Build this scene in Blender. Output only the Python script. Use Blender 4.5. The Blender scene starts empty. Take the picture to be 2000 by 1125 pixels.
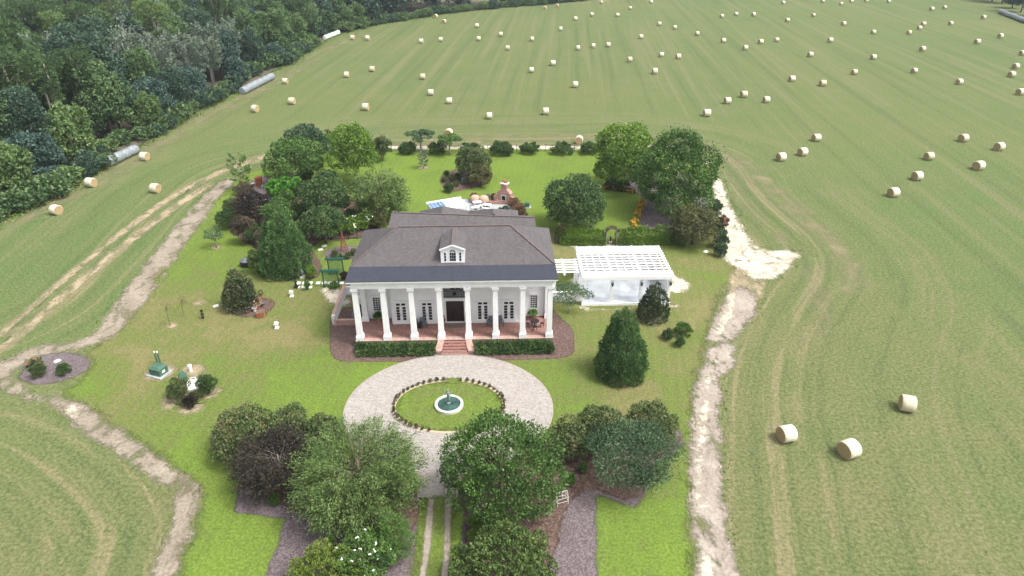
import bpy, math, random
import numpy as np
from mathutils import Vector

# ------------------------------------------------------------------ camera, sky, sun, exposure
SC = bpy.context.scene
COL = SC.collection
F, PITCH, CAMH = 1333.0, math.radians(29.5), 38.0
cam_d = bpy.data.cameras.new('camera'); cam = bpy.data.objects.new('camera', cam_d); COL.objects.link(cam)
cam_d.sensor_width = 36.0; cam_d.lens = 36.0 * F / 2000.0; cam_d.clip_end = 3000.0; cam_d.clip_start = 0.5
cam.location = (0, 0, CAMH); cam.rotation_euler = (math.pi / 2 - PITCH, 0, 0)
SC.camera = cam

SUN_EL, SUN_AZ = math.radians(58), math.radians(112)      # azimuth measured clockwise from +Y
w = bpy.data.worlds.new('World'); SC.world = w; w.use_nodes = True
nt = w.node_tree; nt.nodes.clear()
sky = nt.nodes.new('ShaderNodeTexSky'); sky.sky_type = 'NISHITA'; sky.sun_disc = False
sky.sun_elevation = SUN_EL; sky.sun_rotation = SUN_AZ; sky.dust_density = 6.0; sky.air_density = 1.0
hs = nt.nodes.new('ShaderNodeHueSaturation'); hs.inputs['Saturation'].default_value = 0.3
bg = nt.nodes.new('ShaderNodeBackground'); bg.inputs['Strength'].default_value = 0.15
wo = nt.nodes.new('ShaderNodeOutputWorld')
nt.links.new(sky.outputs[0], hs.inputs['Color']); nt.links.new(hs.outputs[0], bg.inputs['Color'])
nt.links.new(bg.outputs[0], wo.inputs['Surface'])
sun_d = bpy.data.lights.new('sun', 'SUN'); sun_d.energy = 1.35; sun_d.angle = math.radians(13); sun_d.color = (1.0, 0.96, 0.9)
sun = bpy.data.objects.new('sun', sun_d); COL.objects.link(sun)
sdir = Vector((math.sin(SUN_AZ) * math.cos(SUN_EL), math.cos(SUN_AZ) * math.cos(SUN_EL), math.sin(SUN_EL)))
sun.rotation_euler = (-sdir).to_track_quat('-Z', 'Y').to_euler()
sun.location = (60, -30, 120)
SC.view_settings.view_transform = 'Standard'; SC.view_settings.look = 'None'
SC.view_settings.gamma = 1.0; SC.view_settings.use_curve_mapping = False
SC.view_settings.exposure = 0.99
SC.cycles.max_bounces = 4; SC.cycles.transparent_max_bounces = 10
SC.cycles.diffuse_bounces = 2; SC.cycles.glossy_bounces = 2; SC.cycles.transmission_bounces = 3; SC.cycles.volume_bounces = 0

# ------------------------------------------------------------------ survey: where a photographed spot lies on the ground
CP, SP = math.cos(PITCH), math.sin(PITCH)
def at(px, py, z=0.0):
    u, v = px - 1000.0, py - 562.5
    d = (u, F * CP - v * SP, -F * SP - v * CP)
    t = (z - CAMH) / d[2]
    return Vector((d[0] * t, d[1] * t, z))
def proj(x, y, z):
    fw = y * CP - (z - CAMH) * SP
    return 1000 + F * x / fw, 562.5 + F * (-y * SP - (z - CAMH) * CP) / fw, F / fw
def px2m(px, py): return 1.0 / proj(*at(px, py))[2]

# ------------------------------------------------------------------ objects and tags
def tag(o, label, cat, group=None):
    o['label'] = label; o['category'] = cat
    if group: o['group'] = group
    return o
def thing(name, label, cat, loc=(0, 0, 0), rz=0.0, group=None):
    o = bpy.data.objects.new(name, None); COL.objects.link(o)
    o.empty_display_size = 0.3
    o.location = loc; o.rotation_euler = (0, 0, rz)
    return tag(o, label, cat, group)
def link(name, me, parent=None, loc=None, rz=None, scale=None):
    o = bpy.data.objects.new(name, me); COL.objects.link(o)
    if parent is not None: o.parent = parent
    if loc is not None: o.location = loc
    if rz is not None: o.rotation_euler = (0, 0, rz)
    if scale is not None: o.scale = scale
    return o
def copy_tree(o, parent=None):
    c = o.copy(); COL.objects.link(c); c.parent = parent
    for ch in list(o.children): copy_tree(ch, c)
    return c
def make_mesh(name, V, Fc, mats, mi=None, smooth=False, attrs=None):
    me = bpy.data.meshes.new(name)
    if isinstance(Fc, np.ndarray):
        V = np.asarray(V, dtype=np.float32); k = Fc.shape[1]
        me.vertices.add(len(V)); me.vertices.foreach_set('co', V.ravel())
        me.loops.add(Fc.size); me.loops.foreach_set('vertex_index', Fc.astype(np.int32).ravel())
        me.polygons.add(len(Fc)); me.polygons.foreach_set('loop_start', np.arange(0, Fc.size, k, dtype=np.int32))
        try: me.polygons.foreach_set('loop_total', np.full(len(Fc), k, dtype=np.int32))
        except Exception: pass
        me.update(calc_edges=True)
    else:
        me.from_pydata([tuple(v) for v in V], [], Fc)
    for m in (mats if isinstance(mats, (list, tuple)) else [mats]): me.materials.append(m)
    if mi is not None: me.polygons.foreach_set('material_index', np.asarray(mi, dtype=np.int32))
    if smooth: me.polygons.foreach_set('use_smooth', np.ones(len(me.polygons), dtype=bool))
    for k_, a in (attrs or {}).items():
        at_ = me.attributes.new(k_, 'FLOAT', 'POINT'); at_.data.foreach_set('value', np.asarray(a, dtype=np.float32))
    me.update()
    return me

class MB:
    """collects boxes, prisms, tubes into one mesh"""
    def __init__(s): s.v = []; s.f = []; s.m = []
    def add(s, vs, fs, mi=0):
        o = len(s.v); s.v += [tuple(v) for v in vs]; s.f += [tuple(i + o for i in f) for f in fs]; s.m += [mi] * len(fs); return s
    def box(s, x0, x1, y0, y1, z0, z1, mi=0):
        return s.add([(x0, y0, z0), (x1, y0, z0), (x1, y1, z0), (x0, y1, z0), (x0, y0, z1), (x1, y0, z1), (x1, y1, z1), (x0, y1, z1)],
                     [(0, 3, 2, 1), (4, 5, 6, 7), (0, 1, 5, 4), (1, 2, 6, 5), (2, 3, 7, 6), (3, 0, 4, 7)], mi)
    def frustum(s, cx, cy, z0, z1, a0, b0, a1, b1, mi=0):
        return s.add([(cx - a0, cy - b0, z0), (cx + a0, cy - b0, z0), (cx + a0, cy + b0, z0), (cx - a0, cy + b0, z0),
                      (cx - a1, cy - b1, z1), (cx + a1, cy - b1, z1), (cx + a1, cy + b1, z1), (cx - a1, cy + b1, z1)],
                     [(0, 3, 2, 1), (4, 5, 6, 7), (0, 1, 5, 4), (1, 2, 6, 5), (2, 3, 7, 6), (3, 0, 4, 7)], mi)
    def bar(s, p, q, wd, h=None, mi=0):
        p, q = Vector(p), Vector(q); d = (q - p).normalized(); h = h or wd
        up = Vector((0, 0, 1)) if abs(d.z) < 0.95 else Vector((0, 1, 0))
        a = d.cross(up).normalized() * wd / 2; b = a.cross(d).normalized() * h / 2
        vs = [p - a - b, p + a - b, p + a + b, p - a + b, q - a - b, q + a - b, q + a + b, q - a + b]
        return s.add(vs, [(0, 3, 2, 1), (4, 5, 6, 7), (0, 1, 5, 4), (1, 2, 6, 5), (2, 3, 7, 6), (3, 0, 4, 7)], mi)
    def tube(s, pts, rad, n=7, mi=0):
        pts = [Vector(p) for p in pts]; o = len(s.v); prev = None
        for i, p in enumerate(pts):
            d = (pts[min(i + 1, len(pts) - 1)] - pts[max(i - 1, 0)]).normalized()
            a = d.cross(Vector((0.31, 0.95, 0.02)) if abs(d.y) < 0.9 else Vector((1, 0, 0))).normalized(); b = d.cross(a)
            r = rad[i] if isinstance(rad, (list, tuple)) else rad
            for k in range(n):
                t = 2 * math.pi * k / n; s.v.append(tuple(p + a * (math.cos(t) * r) + b * (math.sin(t) * r)))
        for i in range(len(pts) - 1):
            for k in range(n):
                s.f.append((o + i * n + k, o + i * n + (k + 1) % n, o + (i + 1) * n + (k + 1) % n, o + (i + 1) * n + k)); s.m.append(mi)
        s.f.append(tuple(o + k for k in range(n))[::-1]); s.m.append(mi)
        s.f.append(tuple(o + (len(pts) - 1) * n + k for k in range(n))); s.m.append(mi)
        return s
    def lathe(s, prof, cx=0, cy=0, n=16, mi=0, sx=1, sy=1):
        o = len(s.v)
        for r, z in prof:
            for k in range(n):
                t = 2 * math.pi * k / n; s.v.append((cx + r * sx * math.cos(t), cy + r * sy * math.sin(t), z))
        for i in range(len(prof) - 1):
            for k in range(n):
                s.f.append((o + i * n + k, o + i * n + (k + 1) % n, o + (i + 1) * n + (k + 1) % n, o + (i + 1) * n + k)); s.m.append(mi)
        s.f.append(tuple(o + k for k in range(n))[::-1]); s.m.append(mi)
        s.f.append(tuple(o + (len(prof) - 1) * n + k for k in range(n))); s.m.append(mi)
        return s
    def build(s, name, mats, parent=None, loc=None, rz=None, smooth=False):
        me = make_mesh(name, s.v, s.f, mats, s.m, smooth)
        return link(name, me, parent, loc, rz)

# ------------------------------------------------------------------ materials
class N:
    """small node-tree writer"""
    def __init__(s, name):
        s.mat = bpy.data.materials.new(name); s.mat.use_nodes = True; s.t = s.mat.node_tree; s.t.nodes.clear()
        s.out = s.t.nodes.new('ShaderNodeOutputMaterial')
    def n(s, t, **kw):
        nd = s.t.nodes.new(t)
        for k, v in kw.items(): setattr(nd, k, v)
        return nd
    def l(s, a, b): s.t.links.new(a, b)
    def val(s, sock, v):
        if hasattr(v, 'is_linked') or isinstance(v, bpy.types.NodeSocket): s.l(v, sock)
        else: sock.default_value = v
    def coord(s, kind='Object'): return s.n('ShaderNodeTexCoord').outputs[kind]
    def mapping(s, vec, scale=(1, 1, 1), rot=(0, 0, 0), loc=(0, 0, 0)):
        m = s.n('ShaderNodeMapping'); s.l(vec, m.inputs['Vector']); m.inputs['Scale'].default_value = scale
        m.inputs['Rotation'].default_value = rot; m.inputs['Location'].default_value = loc; return m.outputs[0]
    def noise(s, vec, scale, detail=3.0, rough=0.55, dist=0.0):
        m = s.n('ShaderNodeTexNoise'); s.l(vec, m.inputs['Vector']); m.inputs['Scale'].default_value = scale
        m.inputs['Detail'].default_value = detail; m.inputs['Roughness'].default_value = rough; m.inputs['Distortion'].default_value = dist
        return m.outputs['Fac']
    def voro(s, vec, scale, out='Color', feature='F1'):
        m = s.n('ShaderNodeTexVoronoi'); m.feature = feature; s.l(vec, m.inputs['Vector']); m.inputs['Scale'].default_value = scale; return m.outputs[out]
    def ramp(s, fac, stops, interp='LINEAR'):
        r = s.n('ShaderNodeValToRGB'); s.l(fac, r.inputs[0]); r.color_ramp.interpolation = interp
        e = r.color_ramp.elements
        while len(e) < len(stops): e.new(0.5)
        for k, (p, c) in enumerate(stops):
            e[k].position = p; e[k].color = (c[0], c[1], c[2], 1) if len(c) == 3 else c
        return r.outputs[0]
    def mr(s, v, a, b, c=0.0, d=1.0, smooth=True):
        m = s.n('ShaderNodeMapRange'); m.interpolation_type = 'SMOOTHSTEP' if smooth else 'LINEAR'
        s.l(v, m.inputs[0])
        for i, q in enumerate((a, b, c, d)): m.inputs[i + 1].default_value = q
        return m.outputs[0]
    def math(s, op, a, b=0.0, clamp=False):
        m = s.n('ShaderNodeMath', operation=op); m.use_clamp = clamp; s.val(m.inputs[0], a); s.val(m.inputs[1], b); return m.outputs[0]
    def mix(s, fac, a, b, mode='MIX'):
        m = s.n('ShaderNodeMix', data_type='RGBA', blend_type=mode); s.val(m.inputs[0], fac)
        for i, v in ((6, a), (7, b)):
            if isinstance(v, (tuple, list)): m.inputs[i].default_value = (v[0], v[1], v[2], 1)
            else: s.l(v, m.inputs[i])
        return m.outputs[2]
    def attr(s, name): a = s.n('ShaderNodeAttribute'); a.attribute_name = name; return a.outputs['Fac']
    def bump(s, h, strength=0.3, dist=0.05):
        b = s.n('ShaderNodeBump'); s.l(h, b.inputs['Height']); b.inputs['Strength'].default_value = strength; b.inputs['Distance'].default_value = dist; return b.outputs[0]
    def pbsdf(s, col, rough=0.85, spec=0.2, metal=0.0, normal=None):
        p = s.n('ShaderNodeBsdfPrincipled')
        if isinstance(col, (tuple, list)): p.inputs['Base Color'].default_value = (col[0], col[1], col[2], 1)
        else: s.l(col, p.inputs['Base Color'])
        s.val(p.inputs['Roughness'], rough); p.inputs['Specular IOR Level'].default_value = spec; p.inputs['Metallic'].default_value = metal
        if normal is not None: s.l(normal, p.inputs['Normal'])
        return p.outputs[0]
    def done(s, sh): s.l(sh, s.out.inputs['Surface']); return s.mat
    def edge(s, sh, amp=1.0, wd=0.4, nscale=0.5, detail=6.0, patch=None, inset=0.0):
        """fade a ground sheet out, raggedly, at its border (attribute sd = metres inside the border)"""
        c = s.coord(); nz = s.noise(c, nscale, detail, 0.68); n2 = s.noise(c, nscale * 4.5, 4.0, 0.7)
        d = s.math('ADD', s.math('SUBTRACT', s.attr('sd'), inset), s.math('MULTIPLY', s.math('SUBTRACT', nz, 0.5), amp * 2.6))
        d = s.math('ADD', d, s.math('MULTIPLY', s.math('SUBTRACT', n2, 0.5), amp * 1.5))
        fac = s.mr(d, -wd, wd)
        if patch: fac = s.math('MULTIPLY', fac, s.mr(s.noise(s.mapping(c, scale=(patch[0], patch[1], 1)), 1.0, 7, 0.7, 0.5), patch[2], patch[3], patch[4], 1.0))
        mx = s.n('ShaderNodeMixShader'); s.l(fac, mx.inputs[0]); s.l(s.n('ShaderNodeBsdfTransparent').outputs[0], mx.inputs[1]); s.l(sh, mx.inputs[2])
        return mx.outputs[0]

def plain(name, col, var=0.12, scale=3.0, rough=0.7, spec=0.3, metal=0.0, bump=0.0):
    m = N(name); c = m.coord()
    nz = m.noise(c, scale, 4, 0.6)
    d = tuple(max(0, x * (1 - var)) for x in col); b = tuple(x * (1 + var) for x in col)
    k = m.ramp(nz, [(0.3, d), (0.7, b)])
    return m.done(m.pbsdf(k, rough, spec, metal, m.bump(m.noise(c, scale * 6, 3), bump, 0.02) if bump else None))

def leaf_mat(name, cols, trans=0.16, rough=0.55, spec=0.25):
    m = N(name); t = m.attr('tone')
    oi = m.n('ShaderNodeObjectInfo').outputs['Random']
    t2 = m.math('ADD', t, m.math('MULTIPLY', m.math('SUBTRACT', oi, 0.5), 0.22), True)
    k = len(cols); col = m.ramp(t2, [(0.06 + 0.88 * i / (k - 1), c) for i, c in enumerate(cols)])
    p = m.pbsdf(col, rough, spec)
    tr = m.n('ShaderNodeBsdfTranslucent'); m.l(m.mix(0.5, col, (0.25, 0.35, 0.05), 'MULTIPLY') if False else col, tr.inputs['Color'])
    mx = m.n('ShaderNodeMixShader'); mx.inputs[0].default_value = trans; m.l(p, mx.inputs[1]); m.l(tr.outputs[0], mx.inputs[2])
    return m.done(mx.outputs[0])

def field_colour(m, dry=0.0):
    """mown hayfield: swath lines, patches, stubble grain; attribute dry = surveyed worn and sun-dried ground"""
    c = m.coord(); dry = m.attr('dry')
    big = m.noise(c, 0.018, 3, 0.5); mid = m.noise(c, 0.13, 6, 0.66, 0.6); fine = m.noise(c, 3.6, 9, 0.8)
    sw = m.mapping(c, rot=(0, 0, math.radians(4.5)))
    st1 = m.noise(m.mapping(sw, scale=(0.42, 0.007, 1)), 1.0, 4, 0.62, 0.12)
    st2 = m.noise(m.mapping(sw, scale=(1.9, 0.02, 1)), 1.0, 4, 0.7)
    hd = m.attr('headland'); cv = m.n('ShaderNodeCombineXYZ'); m.l(m.math('MULTIPLY', hd, 0.62), cv.inputs[0]); m.l(m.math('MULTIPLY', m.noise(c, 0.03, 2), 3.0), cv.inputs[1])
    arc = m.noise(cv.outputs[0], 1.0, 5, 0.68); near = m.mr(hd, 17.0, 23.0, 1.0, 0.0)
    mxs = m.n('ShaderNodeMix', data_type='FLOAT'); m.l(near, mxs.inputs[0]); m.l(st1, mxs.inputs[2]); m.l(arc, mxs.inputs[3]); st1 = mxs.outputs[0]
    green = m.ramp(big, [(0.3, (0.070, 0.140, 0.034)), (0.5, (0.087, 0.150, 0.037)), (0.68, (0.112, 0.154, 0.043))])
    olive = m.ramp(mid, [(0.3, (0.102, 0.114, 0.042)), (0.5, (0.140, 0.138, 0.058)), (0.7, (0.184, 0.160, 0.078))])
    dd = m.math('ADD', dry, m.math('MULTIPLY', m.math('SUBTRACT', mid, 0.5), 1.1), True)
    dd = m.math('MULTIPLY', dd, 0.8)
    col = m.mix(dd, green, olive)
    col = m.mix(m.mr(st1, 0.51, 0.64, 0, 0.55), col, (0.182, 0.172, 0.086))
    trk = m.math('MULTIPLY', m.mr(hd, 2.0, 9.0, 1.0, 0.0), m.mr(arc, 0.5, 0.62))
    col = m.mix(m.math('MULTIPLY', trk, 0.6), col, (0.27, 0.22, 0.13))
    col = m.mix(m.mr(st1, 0.47, 0.37, 0, 0.55), col, (0.058, 0.098, 0.030))
    col = m.mix(m.mr(st2, 0.55, 0.74, 0, 0.3), col, (0.19, 0.176, 0.092))
    col = m.mix(m.mr(st2, 0.43, 0.28, 0, 0.35), col, (0.055, 0.085, 0.03))
    straw = m.noise(m.mapping(sw, scale=(0.20, 0.10, 1)), 1.0, 7, 0.78)
    col = m.mix(m.mr(straw, 0.61, 0.74, 0, 0.65), col, (0.23, 0.188, 0.10))
    tuft = m.noise(c, 0.9, 6, 0.78)
    col = m.mix(m.mr(tuft, 0.54, 0.72, 0, 0.5), col, (0.19, 0.172, 0.098)); col = m.mix(m.mr(tuft, 0.46, 0.28, 0, 0.5), col, (0.056, 0.092, 0.028))
    col = m.mix(m.mr(fine, 0.40, 0.62), m.mix(0.46, col, (0.035, 0.052, 0.018)), m.mix(0.26, col, (0.31, 0.285, 0.17)))
    return col, fine
def mat_field():
    m = N('hayfield_grass'); col, fine = field_colour(m)
    return m.done(m.pbsdf(col, 0.95, 0.08, 0, m.bump(fine, 0.5, 0.08)))
def mat_lawn():
    m = N('lawn_grass'); c = m.coord()
    lush = m.attr('lush'); mid = m.noise(c, 0.16, 5, 0.62, 0.8); med = m.noise(c, 0.9, 4, 0.6); fine = m.noise(c, 5.0, 5, 0.7)
    L = m.math('ADD', lush, m.math('MULTIPLY', m.math('SUBTRACT', mid, 0.5), 1.7))
    L = m.math('ADD', L, m.math('MULTIPLY', m.math('SUBTRACT', med, 0.5), 0.8), True)
    col = m.ramp(L, [(0.0, (0.190, 0.160, 0.078)), (0.25, (0.138, 0.140, 0.052)), (0.52, (0.108, 0.146, 0.035)), (0.78, (0.112, 0.174, 0.027)), (1.0, (0.128, 0.200, 0.027))])
    wave = m.n('ShaderNodeTexWave'); m.l(m.mapping(c, rot=(0, 0, 0.12)), wave.inputs[0]); wave.inputs['Scale'].default_value = 0.32; wave.inputs['Distortion'].default_value = 4.0
    wave.inputs['Detail'].default_value = 2
    col = m.mix(m.math('MULTIPLY', wave.outputs['Fac'], 0.10), col, (0.2, 0.3, 0.05))
    col = m.mix(m.mr(fine, 0.38, 0.64), m.mix(0.36, col, (0.03, 0.05, 0.01)), m.mix(0.18, col, (0.3, 0.32, 0.12)))
    return m.done(m.edge(m.pbsdf(col, 0.95, 0.08, 0, m.bump(fine, 0.35, 0.06)), 0.9, 0.5))
def mat_soil(name, stops, amp=0.8, wd=0.3, scale=0.55, fine_scale=4.0, patch=None, inset=0.0):
    m = N(name); c = m.coord()
    a = m.noise(c, scale, 7, 0.68, 0.4); b = m.noise(c, fine_scale, 5, 0.7)
    col = m.ramp(a, stops)
    col = m.mix(m.mr(b, 0.3, 0.72), m.mix(0.25, col, (0.10, 0.08, 0.05)), m.mix(0.2, col, (0.75, 0.68, 0.55)))
    return m.done(m.edge(m.pbsdf(col, 0.95, 0.1, 0, m.bump(b, 0.5, 0.06)), amp, wd, 0.6, 6.0, patch, inset))
def mat_chips(name, c1, c2, c3, scale=6.0, edge=None):
    m = N(name); c = m.coord()
    v = m.voro(c, scale); g = m.n('ShaderNodeSeparateColor'); m.l(v, g.inputs[0])
    a = m.noise(c, 0.35, 5, 0.65)
    col = m.ramp(g.outputs[0], [(0.0, c1), (0.5, c2), (1.0, c3)])
    col = m.mix(m.mr(a, 0.5, 0.75, 0, 0.6), col, c1); col = m.mix(m.mr(a, 0.45, 0.25, 0, 0.35), col, c3)
    sh = m.pbsdf(col, 0.95, 0.1, 0, m.bump(g.outputs[1], 0.6, 0.05))
    if edge: sh = m.edge(sh, *edge)
    return m.done(sh)
def mat_bricks(name, cols, mortar, bw, bh, rot=0.0, mort=0.012, bump=0.4, spec=0.2, offset=0.5, plane='XY', dirt=(0.2, 0.15, 0.12)):
    m = N(name); c = m.coord()
    if plane == 'XZ': c = m.mapping(c, rot=(math.pi / 2, 0, 0))
    if rot: c = m.mapping(c, rot=(0, 0, rot))
    b = m.n('ShaderNodeTexBrick'); m.l(c, b.inputs[0]); b.offset = offset
    b.inputs['Color1'].default_value = (*cols[0], 1); b.inputs['Color2'].default_value = (*cols[1], 1); b.inputs['Mortar'].default_value = (*mortar, 1)
    b.inputs['Scale'].default_value = 1.0; b.inputs['Brick Width'].default_value = bw; b.inputs['Row Height'].default_value = bh
    b.inputs['Mortar Size'].default_value = mort; b.inputs['Bias'].default_value = 0.0
    a = m.noise(c, 0.7, 5, 0.65); f = m.noise(c, 9, 3, 0.6)
    col = m.mix(m.mr(a, 0.45, 0.75, 0, 0.4), b.outputs[0], dirt)
    col = m.mix(m.mr(f, 0.4, 0.7, 0, 0.14), col, (0.8, 0.75, 0.7))
    return m.done(m.pbsdf(col, 0.85, spec, 0, m.bump(b.outputs['Fac'], -bump, 0.02)))
def mat_shingle(name, c1, c2, c3, rough=0.9, course=0.16, tilt=0.45):
    m = N(name); c = m.coord(); s3 = m.n('ShaderNodeSeparateXYZ'); m.l(c, s3.inputs[0])
    cv = m.n('ShaderNodeCombineXYZ'); m.l(m.math('ADD', s3.outputs[0], m.math('MULTIPLY', s3.outputs[1], 0.35)), cv.inputs[0])
    m.l(m.math('MULTIPLY', s3.outputs[2], 1.0 / tilt), cv.inputs[1])
    b = m.n('ShaderNodeTexBrick'); m.l(cv.outputs[0], b.inputs[0]); b.offset = 0.37
    b.inputs['Color1'].default_value = (*c1, 1); b.inputs['Color2'].default_value = (*c2, 1); b.inputs['Mortar'].default_value = (*[x * 0.45 for x in c1], 1)
    b.inputs['Scale'].default_value = 1; b.inputs['Brick Width'].default_value = 0.3; b.inputs['Row Height'].default_value = course; b.inputs['Mortar Size'].default_value = 0.008
    a = m.noise(c, 0.6, 5, 0.65); f = m.noise(c, 7, 4, 0.7); st = m.noise(m.mapping(c, scale=(2.5, 0.25, 0.25)), 1.0, 4, 0.6)
    col = m.mix(m.mr(a, 0.4, 0.7, 0, 0.5), b.outputs[0], c3); col = m.mix(m.mr(st, 0.5, 0.75, 0, 0.35), col, tuple(x * 0.62 for x in c1))
    col = m.mix(m.mr(f, 0.4, 0.75, 0, 0.4), col, tuple(x * 1.5 for x in c3))
    return m.done(m.pbsdf(col, rough, 0.2, 0, m.bump(b.outputs['Fac'], -0.5, 0.02)))
def mat_bale(end=False):
    m = N('hay_end' if end else 'hay_side'); c = m.coord()
    if end:
        s3 = m.n('ShaderNodeSeparateXYZ'); m.l(c, s3.inputs[0])
        r = m.math('SQRT', m.math('ADD', m.math('MULTIPLY', s3.outputs[1], s3.outputs[1]), m.math('MULTIPLY', s3.outputs[2], s3.outputs[2])))
        rr = m.math('SINE', m.math('MULTIPLY', r, 42.0)); nz = m.noise(c, 6, 5, 0.7)
        k = m.math('ADD', m.math('MULTIPLY', rr, 0.12), nz)
        col = m.ramp(k, [(0.25, (0.22, 0.15, 0.075)), (0.5, (0.38, 0.28, 0.15)), (0.75, (0.50, 0.39, 0.23))])
    else:
        nz = m.noise(m.mapping(c, scale=(9, 1.2, 1.2)), 1.0, 4, 0.6); n2 = m.noise(c, 2.2, 5, 0.65)
        col = m.ramp(nz, [(0.3, (0.52, 0.49, 0.37)), (0.55, (0.62, 0.59, 0.46)), (0.75, (0.70, 0.67, 0.55))])
        col = m.mix(m.mr(n2, 0.45, 0.75, 0, 0.5), col, (0.50, 0.45, 0.32))
        oi = m.n('ShaderNodeObjectInfo').outputs['Random']
        col = m.mix(m.mr(oi, 0.3, 1.0, 0.0, 0.55, False), col, (0.46, 0.40, 0.25))
    return m.done(m.pbsdf(col, 0.9, 0.1, 0, m.bump(nz, 0.5, 0.04)))
def mat_glass(name, col=(0.02, 0.025, 0.03), rough=0.08):
    m = N(name); c = m.coord(); nz = m.noise(c, 1.3, 3)
    k = m.ramp(nz, [(0.35, tuple(x * 0.6 for x in col)), (0.7, tuple(x * 1.6 for x in col))])
    return m.done(m.pbsdf(k, rough, 0.5))
def mat_clear(name, tint, alpha, rough=0.15):
    m = N(name); c = m.coord(); nz = m.noise(c, 0.8, 4)
    p = m.pbsdf(m.ramp(nz, [(0.3, tuple(x * 0.85 for x in tint)), (0.7, tint)]), rough, 0.5)
    mx = m.n('ShaderNodeMixShader'); mx.inputs[0].default_value = alpha; m.l(m.n('ShaderNodeBsdfTransparent').outputs[0], mx.inputs[1]); m.l(p, mx.inputs[2])
    return m.done(mx.outputs[0])

M = {}
M['field'] = mat_field(); M['lawn'] = mat_lawn()
M['dirt'] = mat_soil('bare_dirt', [(0.24, (0.160, 0.132, 0.108)), (0.40, (0.228, 0.188, 0.160)), (0.52, (0.280, 0.236, 0.204)), (0.63, (0.336, 0.296, 0.256)), (0.72, (0.528, 0.488, 0.416))], 0.8, 0.35, 0.4, 4.0, (.55, .35, .34, .50, .0), .2)
M['dirt_brown'] = mat_soil('brown_dirt', [(0.24, (0.111, 0.100, 0.055)), (0.40, (0.174, 0.144, 0.107)), (0.54, (0.229, 0.192, 0.148)), (0.64, (0.288, 0.251, 0.195)), (0.74, (0.413, 0.369, 0.295))], 0.9, 0.4, 0.4, 4.0, (.5, .35, .34, .52, .0), .15)
M['sand'] = mat_soil('white_sand', [(0.25, (0.304, 0.251, 0.198)), (0.42, (0.446, 0.391, 0.306)), (0.6, (0.627, 0.567, 0.459))], 0.85, 0.35, .55, 4.0, (.5, .4, .32, .5, .05), .3)
M['swath'] = mat_soil('cut_swath', [(0.3, (0.17, 0.165, 0.07)), (0.5, (0.22, 0.195, 0.10)), (0.7, (0.28, 0.235, 0.135))], 0.9, 1.0, 0.25, 4.0, (.35, .2, .35, .72, .0), .1)
M['tan'] = mat_soil('worn_track', [(0.3, (0.20, 0.18, 0.08)), (0.5, (0.27, 0.225, 0.12)), (0.7, (0.36, 0.29, 0.17))], 1.5, 1.1, 0.25, 4.0, (.35, .25, .35, .95, .0))
M['rut'] = mat_soil('wheel_rut', [(0.3, (0.220, 0.185, 0.097)), (0.5, (0.317, 0.255, 0.150)), (0.7, (0.405, 0.334, 0.220))], 0.6, 0.4, 0.4, 4.0, (.6, .3, .3, .62, .1))
M['mulch'] = mat_chips('bark_mulch', (0.070, 0.042, 0.034), (0.105, 0.068, 0.055), (0.17, 0.125, 0.105), 9, (0.35, 0.15, 0.9))
M['pine'] = mat_chips('pine_straw_mulch', (0.085, 0.052, 0.044), (0.122, 0.080, 0.070), (0.165, 0.122, 0.108), 9, (0.18, 0.12, 0.9))
M['gravel'] = mat_chips('purple_gravel', (0.085, 0.062, 0.062), (0.135, 0.108, 0.112), (0.21, 0.182, 0.188), 13, (0.3, 0.2, 0.9))
M['paver'] = mat_bricks('driveway_pavers', ((0.255, 0.228, 0.204), (0.386, 0.363, 0.337)), (0.186, 0.167, 0.149), 0.21, 0.105, 0.35, 0.009, dirt=(0.232, 0.208, 0.187))
M['paver_plain'] = mat_bricks('driveway_throat_pavers', ((0.255, 0.228, 0.200), (0.332, 0.302, 0.270)), (0.186, 0.163, 0.142), 0.21, 0.105, 0.0, 0.009, dirt=(0.263, 0.237, 0.208))
M['brick'] = mat_bricks('porch_brick', ((0.17, 0.055, 0.042), (0.27, 0.105, 0.082)), (0.28, 0.20, 0.17), 0.21, 0.105, 0.0, 0.010)
M['brick_edge'] = mat_bricks('porch_edge_brick', ((0.33, 0.17, 0.135), (0.43, 0.27, 0.22)), (0.44, 0.38, 0.33), 0.105, 0.5, 0.0, 0.010)
M['brick_wall'] = mat_bricks('brick_wall', ((0.25, 0.085, 0.06), (0.40, 0.17, 0.13)), (0.42, 0.34, 0.29), 0.23, 0.08, 0.0, 0.012, plane='XZ')
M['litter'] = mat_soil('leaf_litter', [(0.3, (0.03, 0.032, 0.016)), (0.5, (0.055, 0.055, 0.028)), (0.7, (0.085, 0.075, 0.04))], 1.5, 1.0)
M['white'] = plain('white_paint', (0.80, 0.80, 0.80), 0.05, 1.2, 0.5, 0.3)
M['wall'] = plain('white_render', (0.82, 0.82, 0.835), 0.05, 0.6, 0.75, 0.15)
M['shingle'] = mat_shingle('brown_shingles', (0.084, 0.076, 0.079), (0.113, 0.103, 0.105), (0.103, 0.093, 0.096))
M['slate'] = mat_shingle('slate_blue_roof', (0.036, 0.040, 0.055), (0.047, 0.051, 0.068), (0.043, 0.047, 0.063), 0.75, 0.16, 0.12)
M['ridge'] = plain('ridge_cap', (0.130, 0.105, 0.099), 0.2, 4, 0.9, 0.1)
M['glass'] = mat_glass('window_glass'); M['bluepane'] = mat_glass('blue_pane', (0.10, 0.20, 0.36), 0.12)
M['polycarb'] = mat_clear('polycarbonate', (0.62, 0.68, 0.70), 0.62, 0.3)
M['iron'] = plain('black_iron', (0.02, 0.021, 0.024), 0.3, 6, 0.5, 0.4)
M['steel'] = plain('grey_steel', (0.16, 0.175, 0.2), 0.2, 5, 0.5, 0.4, 0.3)
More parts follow.
